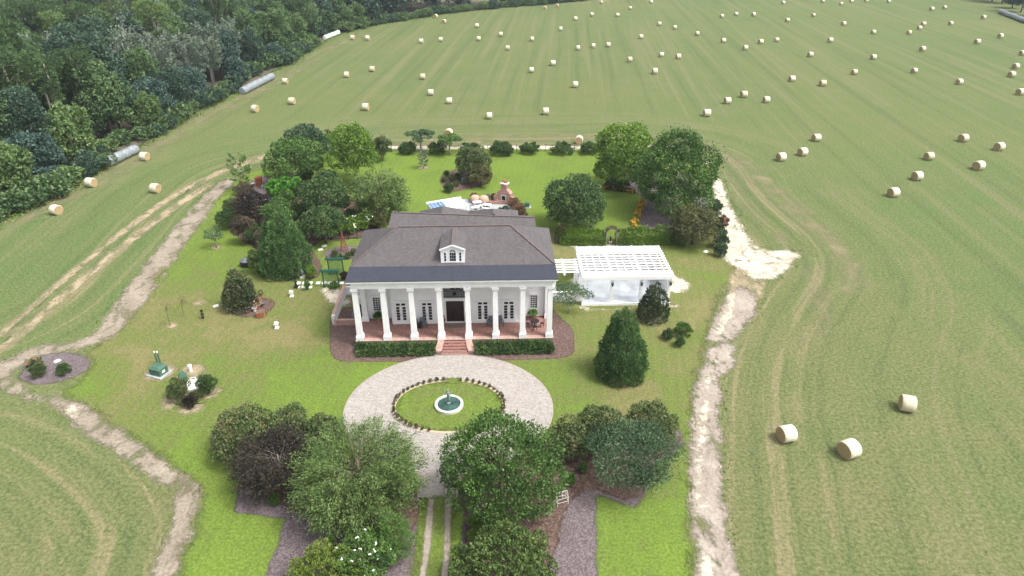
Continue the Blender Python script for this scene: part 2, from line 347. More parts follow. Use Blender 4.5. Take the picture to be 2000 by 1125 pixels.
M['wood_dark'] = plain('dark_door_wood', (0.022, 0.012, 0.010), 0.4, 3, 0.4, 0.4)
M['concrete'] = plain('pale_concrete', (0.344, 0.360, 0.368), 0.2, 0.7, 0.8, 0.2)
M['polished'] = plain('polished_floor', (0.58, 0.62, 0.66), 0.3, 0.45, 0.35, 0.4)
M['stone'] = plain('pale_stone', (0.60, 0.59, 0.55), 0.15, 4, 0.7, 0.2)
M['terracotta'] = plain('terracotta', (0.36, 0.17, 0.09), 0.25, 5, 0.85, 0.1)
M['rust'] = plain('rusted_iron', (0.27, 0.095, 0.05), 0.3, 6, 0.85, 0.15)
M['green_metal'] = plain('green_paint', (0.022, 0.10, 0.065), 0.2, 3, 0.5, 0.35)
M['green_box'] = plain('utility_green', (0.055, 0.125, 0.085), 0.15, 2, 0.5, 0.35)
M['bark'] = plain('bark', (0.14, 0.11, 0.085), 0.35, 6, 0.95, 0.05, 0, 0.5)
M['bark_pale'] = plain('pale_bark', (0.33, 0.29, 0.25), 0.3, 6, 0.95, 0.05, 0, 0.4)
M['bark_grey'] = plain('grey_dead_wood', (0.30, 0.30, 0.29), 0.3, 3, 0.95, 0.05)
M['tan_cover'] = plain('tan_fabric_cover', (0.45, 0.32, 0.24), 0.15, 3, 0.9, 0.1)
M['wrap'] = plain('grey_silage_wrap', (0.22, 0.245, 0.26), 0.3, 2.5, 0.35, 0.45)
M['wrap_white'] = plain('white_silage_wrap', (0.72, 0.74, 0.74), 0.15, 2.5, 0.4, 0.4)
M['hay'] = mat_bale(); M['hay_end'] = mat_bale(True)
M['water'] = mat_glass('pond_water', (0.030, 0.075, 0.062), 0.06)
M['bronze'] = plain('weathered_bronze', (0.20, 0.235, 0.23), 0.25, 8, 0.6, 0.4)
M['flower_white'] = plain('white_petals', (0.82, 0.82, 0.78), 0.05, 5, 0.7, 0.1)
M['flower_orange'] = plain('orange_petals', (0.62, 0.32, 0.04), 0.3, 5, 0.7, 0.1)
M['flower_pink'] = plain('pink_petals', (0.55, 0.16, 0.18), 0.3, 5, 0.7, 0.1)
# foliage: dark -> light
M['lf_dark'] = leaf_mat('leaf_dark_green', [(0.033, 0.068, 0.023), (0.073, 0.131, 0.040), (0.127, 0.200, 0.061)])
M['lf_mid'] = leaf_mat('leaf_mid_green', [(0.041, 0.085, 0.022), (0.094, 0.178, 0.041), (0.150, 0.260, 0.062)])
M['lf_bright'] = leaf_mat('leaf_bright_green', [(0.061, 0.116, 0.020), (0.128, 0.226, 0.032), (0.207, 0.329, 0.055)])
M['lf_lime'] = leaf_mat('leaf_lime', [(0.055, 0.159, 0.022), (0.104, 0.287, 0.037), (0.171, 0.361, 0.067)])
M['lf_blue'] = leaf_mat('leaf_blue_green', [(0.034, 0.070, 0.034), (0.074, 0.134, 0.064), (0.132, 0.210, 0.101)])
M['lf_grey'] = leaf_mat('leaf_grey_green', [(0.073, 0.104, 0.073), (0.140, 0.189, 0.128), (0.232, 0.281, 0.213)])
M['lf_feather'] = leaf_mat('leaf_feathery_green', [(0.048, 0.091, 0.027), (0.110, 0.177, 0.048), (0.198, 0.275, 0.092)])
M['lf_olive'] = leaf_mat('leaf_olive', [(0.052, 0.064, 0.022), (0.110, 0.122, 0.041), (0.177, 0.171, 0.067)])
M['lf_crape'] = leaf_mat('leaf_crape_myrtle', [(0.044, 0.070, 0.026), (0.100, 0.154, 0.051), (0.193, 0.177, 0.084)])
M['lf_purple'] = leaf_mat('leaf_purple_brown', [(0.016, 0.013, 0.013), (0.038, 0.034, 0.027), (0.071, 0.060, 0.037)])
M['lf_brown'] = leaf_mat('leaf_bronze', [(0.061, 0.052, 0.032), (0.122, 0.102, 0.064), (0.189, 0.152, 0.104)])
M['lf_yellow'] = leaf_mat('leaf_yellow_green', [(0.073, 0.114, 0.022), (0.158, 0.227, 0.038), (0.253, 0.315, 0.079)])
M['lf_conifer'] = leaf_mat('leaf_conifer', [(0.041, 0.094, 0.029), (0.088, 0.177, 0.054), (0.163, 0.276, 0.087)], 0.15)
M['lf_magnolia'] = leaf_mat('leaf_magnolia', [(0.024, 0.045, 0.021), (0.050, 0.083, 0.032), (0.109, 0.114, 0.050)], 0.1, 0.3, 0.5)
M['lf_pink'] = leaf_mat('leaf_reddish', [(0.073, 0.061, 0.037), (0.207, 0.122, 0.073), (0.361, 0.171, 0.122)])
M['lf_ash'] = leaf_mat('leaf_ashen', [(0.122, 0.146, 0.122), (0.207, 0.244, 0.207), (0.305, 0.342, 0.293)])
M['grass_stuff'] = leaf_mat('rough_grass', [(0.085, 0.156, 0.028), (0.156, 0.256, 0.043), (0.284, 0.312, 0.085)])
M['wd_dark'] = leaf_mat('wood_leaf_dark', [(0.028, 0.058, 0.039), (0.058, 0.106, 0.065), (0.100, 0.163, 0.093)])
M['wd_blue'] = leaf_mat('wood_leaf_blue', [(0.035, 0.070, 0.057), (0.070, 0.126, 0.098), (0.125, 0.199, 0.152)])
M['wd_mid'] = leaf_mat('wood_leaf_mid', [(0.042, 0.079, 0.034), (0.088, 0.154, 0.057), (0.147, 0.229, 0.088)])
M['wd_light'] = leaf_mat('wood_leaf_light', [(0.065, 0.111, 0.039), (0.125, 0.199, 0.065), (0.200, 0.289, 0.103)])
M['drive_rut'] = mat_soil('drive_rut', [(0.25, (0.165, 0.143, 0.112)), (0.5, (0.255, 0.217, 0.180)), (0.75, (0.345, 0.307, 0.255))], 0.12, 0.1, 0.6, 4.0, (.8, .5, .25, .4, .2), 0.0)
M['lf_oak'] = leaf_mat('leaf_oak', [(0.043, 0.077, 0.023), (0.090, 0.145, 0.039), (0.161, 0.222, 0.066)])
M['stubble'] = leaf_mat('straw_blades', [(0.085, 0.120, 0.035), (0.165, 0.165, 0.065), (0.27, 0.235, 0.12)], 0.0, 0.9, 0.05)

# ------------------------------------------------------------------ the ground and its sheets
def structure(o): o['kind'] = 'structure'; return o
def signed_dist(P, poly):
    A = np.asarray(poly, dtype=np.float64); B = np.roll(A, -1, axis=0); out = np.empty(len(P)); ins = np.zeros(len(P), dtype=bool)
    for s in range(0, len(P), 20000):
        p = P[s:s + 20000]; d = (B - A); L = (d ** 2).sum(1) + 1e-12
        t = np.clip(((p[:, None, :] - A[None]) * d[None]).sum(2) / L[None], 0, 1)
        q = A[None] + t[..., None] * d[None]; out[s:s + 20000] = np.sqrt(((p[:, None, :] - q) ** 2).sum(2).min(1))
        c = ((A[None, :, 1] > p[:, None, 1]) != (B[None, :, 1] > p[:, None, 1]))
        xi = A[None, :, 0] + (p[:, None, 1] - A[None, :, 1]) * d[None, :, 0] / np.where(np.abs(d[None, :, 1]) < 1e-9, 1e-9, d[None, :, 1])
        ins[s:s + 20000] = ((c & (p[:, None, 0] < xi)).sum(1) % 2) == 1
    return np.where(ins, out, -out)
def smooth_poly(pts, it=2):
    P = np.asarray([(p[0], p[1]) for p in pts], dtype=np.float64)
    for _ in range(it):
        Q = np.roll(P, -1, axis=0); P = np.stack([0.75 * P + 0.25 * Q, 0.25 * P + 0.75 * Q], 1).reshape(-1, 2)
    return P
def px_poly(pts, it=2): return smooth_poly([at(x, y) for x, y in pts], it)
def soft_sheet(name, poly, z, mat, res=0.5, margin=0.8, attrs=None, hole=None):
    mn, mx = poly.min(0) - margin, poly.max(0) + margin
    nx, ny = int((mx[0] - mn[0]) / res) + 2, int((mx[1] - mn[1]) / res) + 2
    X, Y = np.meshgrid(mn[0] + np.arange(nx) * res, mn[1] + np.arange(ny) * res); P = np.stack([X.ravel(), Y.ravel()], 1)
    sd = signed_dist(P, poly)
    if hole is not None: sd = np.minimum(sd, -signed_dist(P, hole))
    i = np.arange(nx * ny).reshape(ny, nx)
    Q = np.stack([i[:-1, :-1], i[:-1, 1:], i[1:, 1:], i[1:, :-1]], -1).reshape(-1, 4)
    Q = Q[(sd[Q] > -margin).any(1)]
    used, inv = np.unique(Q, return_inverse=True); Q = inv.reshape(-1, 4)
    P, sd = P[used], sd[used]
    A = {'sd': sd}
    for k, fn in (attrs or {}).items(): A[k] = fn(P)
    return structure(link(name, make_mesh(name, np.column_stack([P, np.full(len(P), z)]), Q, mat, attrs=A)))
def ribbon(pts, widths):
    """outline of a strip following photographed points, width in metres"""
    P = np.asarray([at(x, y)[:2] for x, y in pts]); n = len(P)
    t = np.arange(n); tt = np.linspace(0, n - 1, n * 8)
    P = np.column_stack([np.interp(tt, t, P[:, 0]), np.interp(tt, t, P[:, 1])])
    for _ in range(6): P[1:-1] = (P[:-2] + 2 * P[1:-1] + P[2:]) / 4
    W = np.interp(tt, t, widths if isinstance(widths, (list, tuple)) else [widths] * n)
    d = np.gradient(P, axis=0); d /= np.linalg.norm(d, axis=1)[:, None] + 1e-9; nn = np.column_stack([-d[:, 1], d[:, 0]])
    return np.vstack([P + nn * W[:, None] / 2, (P - nn * W[:, None] / 2)[::-1]])
def flat(name, poly, z, mat, thick=0.0, holes=None):
    """crisp-edged flat piece (polygon in metres), optionally with thickness; ring when a hole outline of equal length is given"""
    poly = [tuple(p) for p in poly]; n = len(poly); mb = MB()
    if holes is None:
        mb.add([(x, y, z) for x, y in poly], [tuple(range(n))])
        if thick: mb.add([(x, y, z) for x, y in poly] + [(x, y, z - thick) for x, y in poly], [(i, n + i, n + (i + 1) % n, (i + 1) % n) for i in range(n)])
    else:
        h = [tuple(p) for p in holes]
        mb.add([(x, y, z) for x, y in poly] + [(x, y, z) for x, y in h], [(i, (i + 1) % n, n + (i + 1) % n, n + i) for i in range(n)])
        if thick: mb.add([(x, y, z) for x, y in poly] + [(x, y, z - thick) for x, y in poly], [(i, n + i, n + (i + 1) % n, (i + 1) % n) for i in range(n)])
    return mb.build(name, mat)
def ellipse(cx, cy, rx, ry, n=96, wob=0.0):
    return [(cx + rx * math.cos(2 * math.pi * k / n) * (1 + wob * math.sin(5.3 * k)), cy + ry * math.sin(2 * math.pi * k / n) * (1 + wob * math.sin(3.1 * k + 1))) for k in range(n)]

# hayfield: one sheet to the horizon, with a survey of dry and worn ground
dry_pts = [(1600, 700, .85, 9), (1500, 900, .9, 8), (1700, 1000, .85, 9), (1900, 1080, .75, 9), (1560, 560, .8, 9), (1450, 400, .75, 9), (1650, 620, .75, 9), (1760, 560, .35, 9), (1850, 800, .5, 9), (1950, 900, .5, 9), (1950, 500, .2, 14), (1800, 430, .2, 14), (1700, 330, .25, 16), (1950, 350, .3, 16), (1500, 200, .3, 22), (1100, 150, .5, 22), (1300, 200, .4, 22), (1800, 100, .3, 35), (1600, 60, .2, 35), (1200, 60, .35, 35), (900, 90, .4, 30), (700, 190, .4, 20), (760, 130, .3, 25), (600, 245, .35, 14), (500, 260, .15, 14), (380, 300, .2, 12), (300, 330, .2, 12), (200, 470, .15, 10), (100, 560, .2, 9), (200, 640, .3, 7), (150, 900, .6, 6), (220, 1000, .85, 6), (60, 830, .3, 6), (100, 1050, .65, 7), (850, 240, .65, 15), (1050, 240, .6, 15), (1250, 240, .45, 15), (1750, 700, .55, 8), (250, 420, .2, 10)]
DP = np.array([[*at(x, y)[:2], v, r] for x, y, v, r in dry_pts])
def dryness(P):
    d2 = ((P[:, None, :] - DP[None, :, :2]) ** 2).sum(2); W = np.exp(-d2 / (2 * DP[None, :, 3] ** 2)) + 1e-7
    return (W * DP[None, :, 2]).sum(1) / W.sum(1)
yard_out = smooth_poly([at(1440, 1300), at(1428, 900), at(1425, 720), at(1480, 600), at(1570, 500), at(1440, 390), at(1395, 305), at(1290, 280), at(1100, 281), at(700, 284), at(500, 315), at(400, 350), at(200, 600), at(60, 670), at(-80, 720), at(-80, 790), at(100, 800), at(330, 960), at(290, 1125), at(240, 1300)], 2)
gx_ = np.concatenate([[-1500, -700, -320], np.arange(-200, -84, 6.0), np.arange(-84, 100, 2.5), np.arange(100, 264, 6.0), [330, 700, 1500]]); gy_ = np.concatenate([[-1200, -400, -80], np.arange(0, 24, 6.0), np.arange(24, 150, 2.5), np.arange(150, 380, 6.0), [450, 700, 1100, 1800]])
X_, Y_ = np.meshgrid(gx_, gy_); P_ = np.stack([X_.ravel(), Y_.ravel()], 1); i_ = np.arange(len(P_)).reshape(X_.shape)
structure(link('hayfield_ground', make_mesh('hayfield_ground', np.column_stack([P_, np.zeros(len(P_))]), np.stack([i_[:-1, :-1], i_[:-1, 1:], i_[1:, 1:], i_[1:, :-1]], -1).reshape(-1, 4), M['field'], attrs={'dry': dryness(P_), 'headland': -signed_dist(P_, yard_out)})))

# lawn, with a measured lushness map (irrigated green against drought-dry grass)
lawn_px = [(455, 350), (400, 420), (345, 495), (290, 565), (262, 615), (215, 662), (165, 690), (185, 720), (150, 752), (120, 765), (160, 790), (265, 855), (365, 925), (402, 960), (385, 1030), (352, 1125), (335, 1230),
           (1352, 1230), (1350, 1125), (1345, 950), (1350, 800), (1362, 720), (1380, 640), (1402, 570), (1440, 535), (1430, 500), (1410, 440), (1392, 360), (1385, 300), (1190, 291), (980, 290), (760, 290), (640, 296), (520, 325)]
lush_pts = [(760, 330, 1.0, 9), (860, 320, .95, 9), (1000, 330, .95, 12), (1080, 320, .9, 10), (1000, 380, .95, 8), (820, 370, .95, 8), (1120, 340, .9, 10), (1230, 400, .95, 8), (1200, 440, .8, 4), (1060, 410, .9, 6),
            (560, 760, .85, 4), (470, 770, .8, 5), (400, 840, .7, 4), (420, 900, .85, 3.5), (430, 1000, .95, 4), (480, 1060, .95, 5), (400, 1125, .9, 4), (640, 700, .85, 3), (640, 640, .75, 2.0), (620, 740, .7, 3),
            (1240, 1020, .85, 4), (1280, 1100, .9, 4), (1310, 960, .7, 3), (1200, 1120, .9, 3), (1120, 790, .8, 2.5), (1100, 740, .55, 3), (450, 500, .85, 5), (420, 520, .6, 5), (520, 540, .7, 4), (640, 510, .75, 4), (480, 470, .8, 4),
            (100, 770, .7, 3), (200, 730, .55, 3), (690, 720, .85, 2.5), (1290, 720, .35, 4), (1150, 640, .4, 3), (1350, 520, .45, 5), (930, 560, .6, 3), (1200, 880, .6, 4),
            (300, 640, .05, 7), (440, 640, .12, 7), (560, 640, .2, 5), (560, 590, .25, 5), (330, 580, .2, 7), (260, 680, .12, 6), (300, 800, .3, 6), (340, 860, .42, 5), (480, 690, .18, 5), (620, 600, .3, 4), (610, 680, .5, 2),
            (1200, 770, .3, 4), (1120, 700, .22, 4), (1280, 660, .3, 5), (1310, 590, .2, 5), (1340, 560, .2, 5), (1180, 640, .3, 3), (1350, 490, .15, 5), (1280, 490, .15, 5), (1120, 480, .2, 4), (1320, 850, .5, 3), (400, 590, .25, 5), (500, 620, .3, 4)]
LP = np.array([[*at(x, y)[:2], v, r] for x, y, v, r in lush_pts])
def lush(P):
    d2 = ((P[:, None, :] - LP[None, :, :2]) ** 2).sum(2); W = np.exp(-d2 / (2 * (0.7 * LP[None, :, 3]) ** 2)) + 1e-9
    return (W * LP[None, :, 2]).sum(1) / W.sum(1) * 0.95 + 0.06
soft_sheet('lawn', px_poly(lawn_px, 1), 0.008, M['lawn'], 1.0, 1.8, {'lush': lush})

# worn headland track and wheel ruts
soft_sheet('headland_track', ribbon([(700, 283), (800, 277), (900, 273), (1010, 271), (1120, 268), (1250, 267), (1340, 274), (1410, 300), (1480, 350), (1545, 405), (1600, 455), (1650, 510), (1672, 570)], [3, 4, 5, 5, 4.5, 5, 5, 5.5, 5, 4.5, 4.5, 4, 2.5]), 0.008, M['tan'], 0.8, 1.6)
soft_sheet('turning_track', ribbon([(1395, 300), (1440, 370), (1490, 440), (1560, 500), (1600, 560), (1605, 630), (1570, 690)], [1.2, 1.4, 1.6, 1.6, 1.4, 1.2, 0.8]), 0.012, M['tan'], 0.6, 1.5)
soft_sheet('wood_edge_track', ribbon([(-60, 470), (40, 425), (150, 375), (270, 300), (340, 262), (420, 220), (500, 180), (575, 140), (650, 90), (720, 62)], [4, 5, 5, 6, 5, 5, 4, 4, 3, 2]), 0.008, M['tan'], 1.0, 1.6)
soft_sheet('wheel_rut_outer', ribbon([(-40, 690), (0, 655), (110, 560), (230, 460), (330, 388), (400, 350), (450, 328), (520, 305), (600, 290), (720, 280)], [1.0, 1.1, 1.1, 1.2, 1.4, 1.6, 2.0, 2.2, 2.0, 2.0]), 0.016, M['rut'], 0.4, 0.9)
soft_sheet('wheel_rut_inner', ribbon([(-40, 720), (0, 685), (120, 580), (240, 480), (345, 400), (410, 360)], [1.1, 1.2, 1.3, 1.3, 1.5, 1.8]), 0.016, M['rut'], 0.4, 0.9)
# ploughed firebreak round the yard
soft_sheet('firebreak_left', px_poly([(452, 346), (462, 356), (428, 385), (408, 420), (368, 470), (335, 520), (305, 560), (288, 590), (245, 640), (213, 665), (168, 680), (105, 690), (60, 700), (38, 722), (33, 745), (55, 768), (100, 773), (150, 780), (200, 815), (260, 855), (330, 905), (375, 930), (397, 958), (382, 990), (372, 1040), (347, 1125), (325, 1230),
            (262, 1230), (288, 1125), (320, 1060), (337, 1000), (330, 955), (290, 930), (230, 895), (170, 850), (130, 820), (95, 790), (-10, 765), (-30, 720), (30, 690), (90, 670), (150, 666), (190, 650), (215, 602), (260, 545), (305, 488), (352, 430), (388, 390), (418, 360)], 1), 0.024, M['dirt_brown'], 0.35, 0.9)
soft_sheet('firebreak_right_far', px_poly([(1385, 330), (1408, 340), (1428, 400), (1455, 450), (1482, 488), (1555, 488), (1567, 505), (1540, 530), (1500, 550), (1465, 548), (1450, 528), (1428, 520), (1405, 505), (1415, 470), (1400, 420), (1388, 380)], 1), 0.024, M['sand'], 0.35, 0.9)
soft_sheet('firebreak_right_middle', px_poly([(1432, 558), (1460, 556), (1483, 592), (1478, 622), (1445, 650), (1432, 670), (1382, 672), (1378, 650), (1400, 612), (1418, 575)], 1), 0.024, M['dirt'], 0.35, 0.9)
soft_sheet('firebreak_right_neck', px_poly([(1385, 670), (1435, 668), (1440, 700), (1415, 745), (1358, 745)], 1), 0.020, M['dirt'], 0.35, 0.9)
soft_sheet('firebreak_right_gap', px_poly([(1425, 515), (1500, 540), (1480, 600), (1425, 600)], 1), 0.016, M['rut'], 0.35, 0.9)
soft_sheet('firebreak_right_near', px_poly([(1357, 732), (1412, 727), (1410, 800), (1412, 900), (1417, 1000), (1430, 1060), (1448, 1125), (1470, 1230), (1362, 1230), (1357, 1125), (1346, 1000), (1343, 900), (1350, 800)], 1), 0.024, M['dirt'], 0.35, 0.9)
for nm, pl, z in (('white_sand_streak', [(1425, 565), (1442, 570), (1440, 610), (1412, 662), (1392, 660), (1405, 620)], .030), ('white_sand_streak', [(1372, 735), (1398, 735), (1390, 800), (1385, 880), (1372, 950), (1365, 1020), (1352, 1000), (1352, 900), (1362, 820)], .030),
              ('white_sand_streak', [(1362, 1060), (1392, 1075), (1405, 1125), (1400, 1180), (1370, 1180), (1360, 1120)], .030), ('white_sand_streak', [(135, 785), (165, 800), (150, 825), (118, 812)], .030),
              ('pale_sand_patch', [(1300, 532), (1345, 545), (1352, 565), (1325, 577), (1300, 572)], .024), ('pale_sand_patch', [(1128, 594), (1180, 603), (1290, 598), (1330, 590), (1325, 605), (1230, 607), (1150, 609), (1125, 603)], .024),
              ('pale_sand_patch', [(622, 560), (680, 565), (690, 600), (650, 600), (625, 580)], .020), ('pale_sand_patch', [(1110, 478), (1170, 474), (1240, 478), (1230, 486), (1150, 486), (1110, 486)], .020),
              ('pale_sand_patch', [(1118, 540), (1135, 535), (1140, 560), (1110, 560)], .020)):
    soft_sheet(nm, px_poly(pl, 1), z, M['sand'], 0.3, 0.8)
soft_sheet('back_sand_strip', ribbon([(740, 289), (800, 288), (900, 288), (1000, 288), (1100, 288), (1200, 288), (1300, 284), (1390, 320)], 2.6), 0.020, M['sand'], 0.5, 0.9)
soft_sheet('stone_dust_patch', px_poly([(485, 352), (530, 345), (535, 385), (505, 395), (475, 385)], 1), 0.024, M['gravel'], 0.4, 0.7)
# planting beds
soft_sheet('gravel_bed', px_poly([(38, 745), (45, 715), (85, 692), (140, 688), (178, 702), (170, 725), (130, 743), (80, 752)], 1), 0.032, M['gravel'], 0.25, 0.5)
soft_sheet('house_mulch_bed', px_poly([(648, 600), (645, 640), (645, 690), (655, 704), (690, 707), (800, 707), (880, 703), (960, 704), (1060, 702), (1118, 698), (1123, 670), (1118, 640), (1095, 622), (1075, 600), (860, 590)], 1), 0.028, M['pine'], 0.35, 0.5)
soft_sheet('drive_bed_left', px_poly([(470, 935), (458, 1000), (556, 1014), (545, 1060), (520, 1125), (505, 1230), (800, 1230), (808, 1125), (816, 1000), (822, 968), (700, 940), (600, 880), (500, 880)], 0), 0.028, M['gravel'], 0.3, 0.5)
soft_sheet('drive_bed_right', px_poly([(893, 968), (908, 1000), (893, 1125), (885, 1230), (1168, 1230), (1164, 1050), (1164, 966), (1240, 992), (1280, 930), (1275, 905), (1335, 870), (1330, 840), (1150, 840), (1000, 880)], 0), 0.028, M['gravel'], 0.3, 0.5)
soft_sheet('drive_bed_left_straw', px_poly([(480, 900), (600, 880), (822, 965), (814, 1040), (740, 1060), (640, 1030), (560, 990), (480, 960)], 1), 0.036, M['mulch'], 0.35, 0.5)
soft_sheet('drive_bed_right_straw', px_poly([(895, 970), (1000, 880), (1150, 845), (1330, 848), (1328, 868), (1270, 905), (1275, 930), (1235, 985), (1150, 950), (1100, 990), (1085, 1090), (1060, 1125), (905, 1125), (912, 1000)], 1), 0.036, M['mulch'], 0.35, 0.5)
soft_sheet('grove_mulch_bed', px_poly([(405, 860), (430, 830), (640, 830), (660, 870), (560, 905), (440, 900)], 1), 0.030, M['mulch'], 0.4, 0.5)
soft_sheet('back_island_bed', px_poly([(860, 345), (880, 332), (930, 330), (962, 345), (955, 358), (915, 370), (880, 375), (862, 365)], 1), 0.028, M['mulch'], 0.4, 0.5)
soft_sheet('back_right_bed', px_poly([(1180, 362), (1240, 372), (1262, 395), (1240, 440), (1320, 460), (1400, 470), (1400, 380), (1320, 330), (1200, 330)], 1), 0.028, M['gravel'], 0.5, 0.5)
soft_sheet('left_garden_bed', px_poly([(430, 430), (470, 470), (500, 480), (500, 520), (560, 548), (640, 540), (600, 470), (690, 470), (760, 440), (700, 400), (640, 340), (520, 340), (470, 370)], 1), 0.020, M['mulch'], 0.5, 0.7)
soft_sheet('round_bed', np.asarray(ellipse(*at(672, 494)[:2], 2.4, 1.9, 40)), 0.028, M['gravel'], 0.25, 0.4)
soft_sheet('round_bed_border', np.asarray(ellipse(*at(672, 494)[:2], 2.9, 2.3, 40)), 0.024, M['tan'], 0.25, 0.4)
for px, py, r in ((348, 782, 1.4), (372, 795, 1.0), (403, 768, 1.1), (375, 728, 1.3), (312, 729, 1.3), (335, 637, .6), (390, 592, .6), (495, 600, 2.2), (827, 328, .8), (423, 483, .6), (1275, 622, 1.2)):
    c = at(px, py); soft_sheet('bare_soil_ring', np.asarray(ellipse(c.x, c.y, r, r * 0.9, 24)), 0.016, M['mulch' if r > 1.9 else 'rut'], 0.25, 0.5)

# paved carriage circle
CX, CY = -5.45, 46.25
outer = []
for k in range(160):
    t = 2 * math.pi * k / 160; x, y = CX + 8.92 * math.cos(t), CY + 7.75 * math.sin(t)
    outer.append((x, y))
inner = ellipse(CX, 46.5, 4.95, 3.62, 160)
drv = structure(flat('carriage_circle', outer, 0.044, M['paver'], 0.05, inner))
thr = [(CX - 3.3, 39.6), (CX - 2.0, 38.6), (-6.94, 37.4), (-6.94, 35.96), (-4.01, 35.96), (-4.01, 37.4), (CX + 2.2, 38.6), (CX + 3.4, 39.6)]
structure(flat('carriage_throat', thr[::1], 0.040, M['paver_plain'], 0.05))
rim = structure(flat('carriage_kerb', [(CX + (x - CX) * 1.010, CY + (y - CY) * 1.012) for x, y in outer], 0.050, plain('kerb_stone', (.36, .31, .27), .2, 3, .9, .1), 0.06, [(CX + (x - CX) * 1.001, CY + (y - CY) * 1.001) for x, y in outer]))
structure(flat('ring_planting_soil', inner, 0.048, M['sand_flat'] if 'sand_flat' in M else plain('ring_soil', (0.42, 0.34, 0.24), 0.25, 3, 0.95, 0.05), 0.05, ellipse(CX, 46.5, 4.6, 3.36, 160)))
oval = soft_sheet('oval_lawn', np.asarray(ellipse(CX, 46.5, 4.62, 3.38, 80)), 0.044, M['lawn'], 0.3, 0.25, {'lush': lambda P: np.full(len(P), 0.72)})
for s_ in (1,): soft_sheet('oval_lawn_tongue', np.asarray([(CX - .55, 49.6), (CX + .65, 49.6), (CX + .65, 50.25), (CX - .55, 50.25)]), 0.056, M['lawn'], 0.2, 0.15, {'lush': lambda P: np.full(len(P), 0.7)})
# grass drive with two wheel tracks
soft_sheet('grass_drive', px_poly([(830, 974), (888, 974), (880, 1040), (872, 1125), (868, 1230), (798, 1230), (808, 1125), (820, 1040)], 0), 0.044, M['lawn'], 0.3, 0.5, {'lush': lambda P: np.full(len(P), 0.55)})
soft_sheet('drive_wheel_track', ribbon([(842, 974), (838, 1030), (832, 1090), (826, 1125), (815, 1230)], [.46, .44, .40, .38, .38]), 0.056, M['drive_rut'], 0.12, 0.3)
soft_sheet('drive_wheel_track', ribbon([(876, 974), (874, 1030), (872, 1090), (868, 1125), (862, 1230)], [.46, .44, .40, .38, .38]), 0.056, M['drive_rut'], 0.12, 0.3)

# ------------------------------------------------------------------ foliage
def rnd_unit(rng, n):
    d = rng.normal(size=(n, 3)); return d / np.linalg.norm(d, axis=1)[:, None]
def leaf_mesh(name, C, D, S, mat, rng, aspect=0.55, tone=None, fold=0.12, lie=False):
    n = len(C); D = D / (np.linalg.norm(D, axis=1)[:, None] + 1e-9)
    R = rnd_unit(rng, n)
    if lie: R = np.array([0, 0, 1.0]) + rnd_unit(rng, n) * .35
    Sd = np.cross(D, R); Sd /= np.linalg.norm(Sd, axis=1)[:, None] + 1e-9; Nn = np.cross(D, Sd)
    S = np.asarray(S)[:, None]; w_ = S * aspect * 0.5
    V = np.stack([C - D * S * .5, C + Sd * w_ + Nn * S * fold - D * S * .05, C + D * S * .5, C - Sd * w_ + Nn * S * fold - D * S * .05], 1).reshape(-1, 3)
    Q = np.arange(n * 4).reshape(n, 4)
    T = np.repeat(np.clip(tone, 0, 1) if tone is not None else rng.random(n), 4)
    return make_mesh(name, V, Q, mat, attrs={'tone': T})
def lobes_round(rng, c, R, n, lr, low=-0.45):
    """lobes spread over an ellipsoid"""
    out = []; ga = math.pi * (3 - math.sqrt(5))
    for i in range(n):
        zz = 1 - (1 - low) * (i + 0.5) / n; r = math.sqrt(max(0, 1 - zz * zz)) if zz > 0 else math.sqrt(max(0, 1 - .75 * zz ** 4)); t = ga * i + rng.random() * 0.9
        k = 0.54 + 0.34 * rng.random(); q = lr * (0.6 + 0.75 * rng.random())
        out.append((np.array([c[0] + R[0] * k * r * math.cos(t), c[1] + R[1] * k * r * math.sin(t), c[2] + R[2] * k * zz]), np.array([q, q, q * 0.8])))
    out.append((np.array(c, dtype=float), np.array(R) * 0.66))
    return out
def lobes_cone(rng, h0, h1, rb, n, lr, power=0.85):
    out = []
    for i in range(n):
        f = (i + 0.5) / n; z = h0 + (h1 - h0) * (1 - math.sqrt(1 - f)) ; u = (z - h0) / (h1 - h0)
        r = rb * (1 - u) ** power * ((0.70 + .2 * rng.random()) if u > 0.12 else 0.62 + u); t = i * 2.399 + rng.random(); q = lr * (0.6 + 0.8 * rng.random()) * (0.45 + 0.6 * (1 - u))
        out.append((np.array([r * math.cos(t), r * math.sin(t), z]), np.array([q, q, q * 1.25])))
    for u in (0.15, 0.4, 0.65, .82):
        q = rb * (1 - u) ** power * 0.62; out.append((np.array([0, 0, h0 + (h1 - h0) * u]), np.array([q, q, (h1 - h0) * 0.16])))
    return out
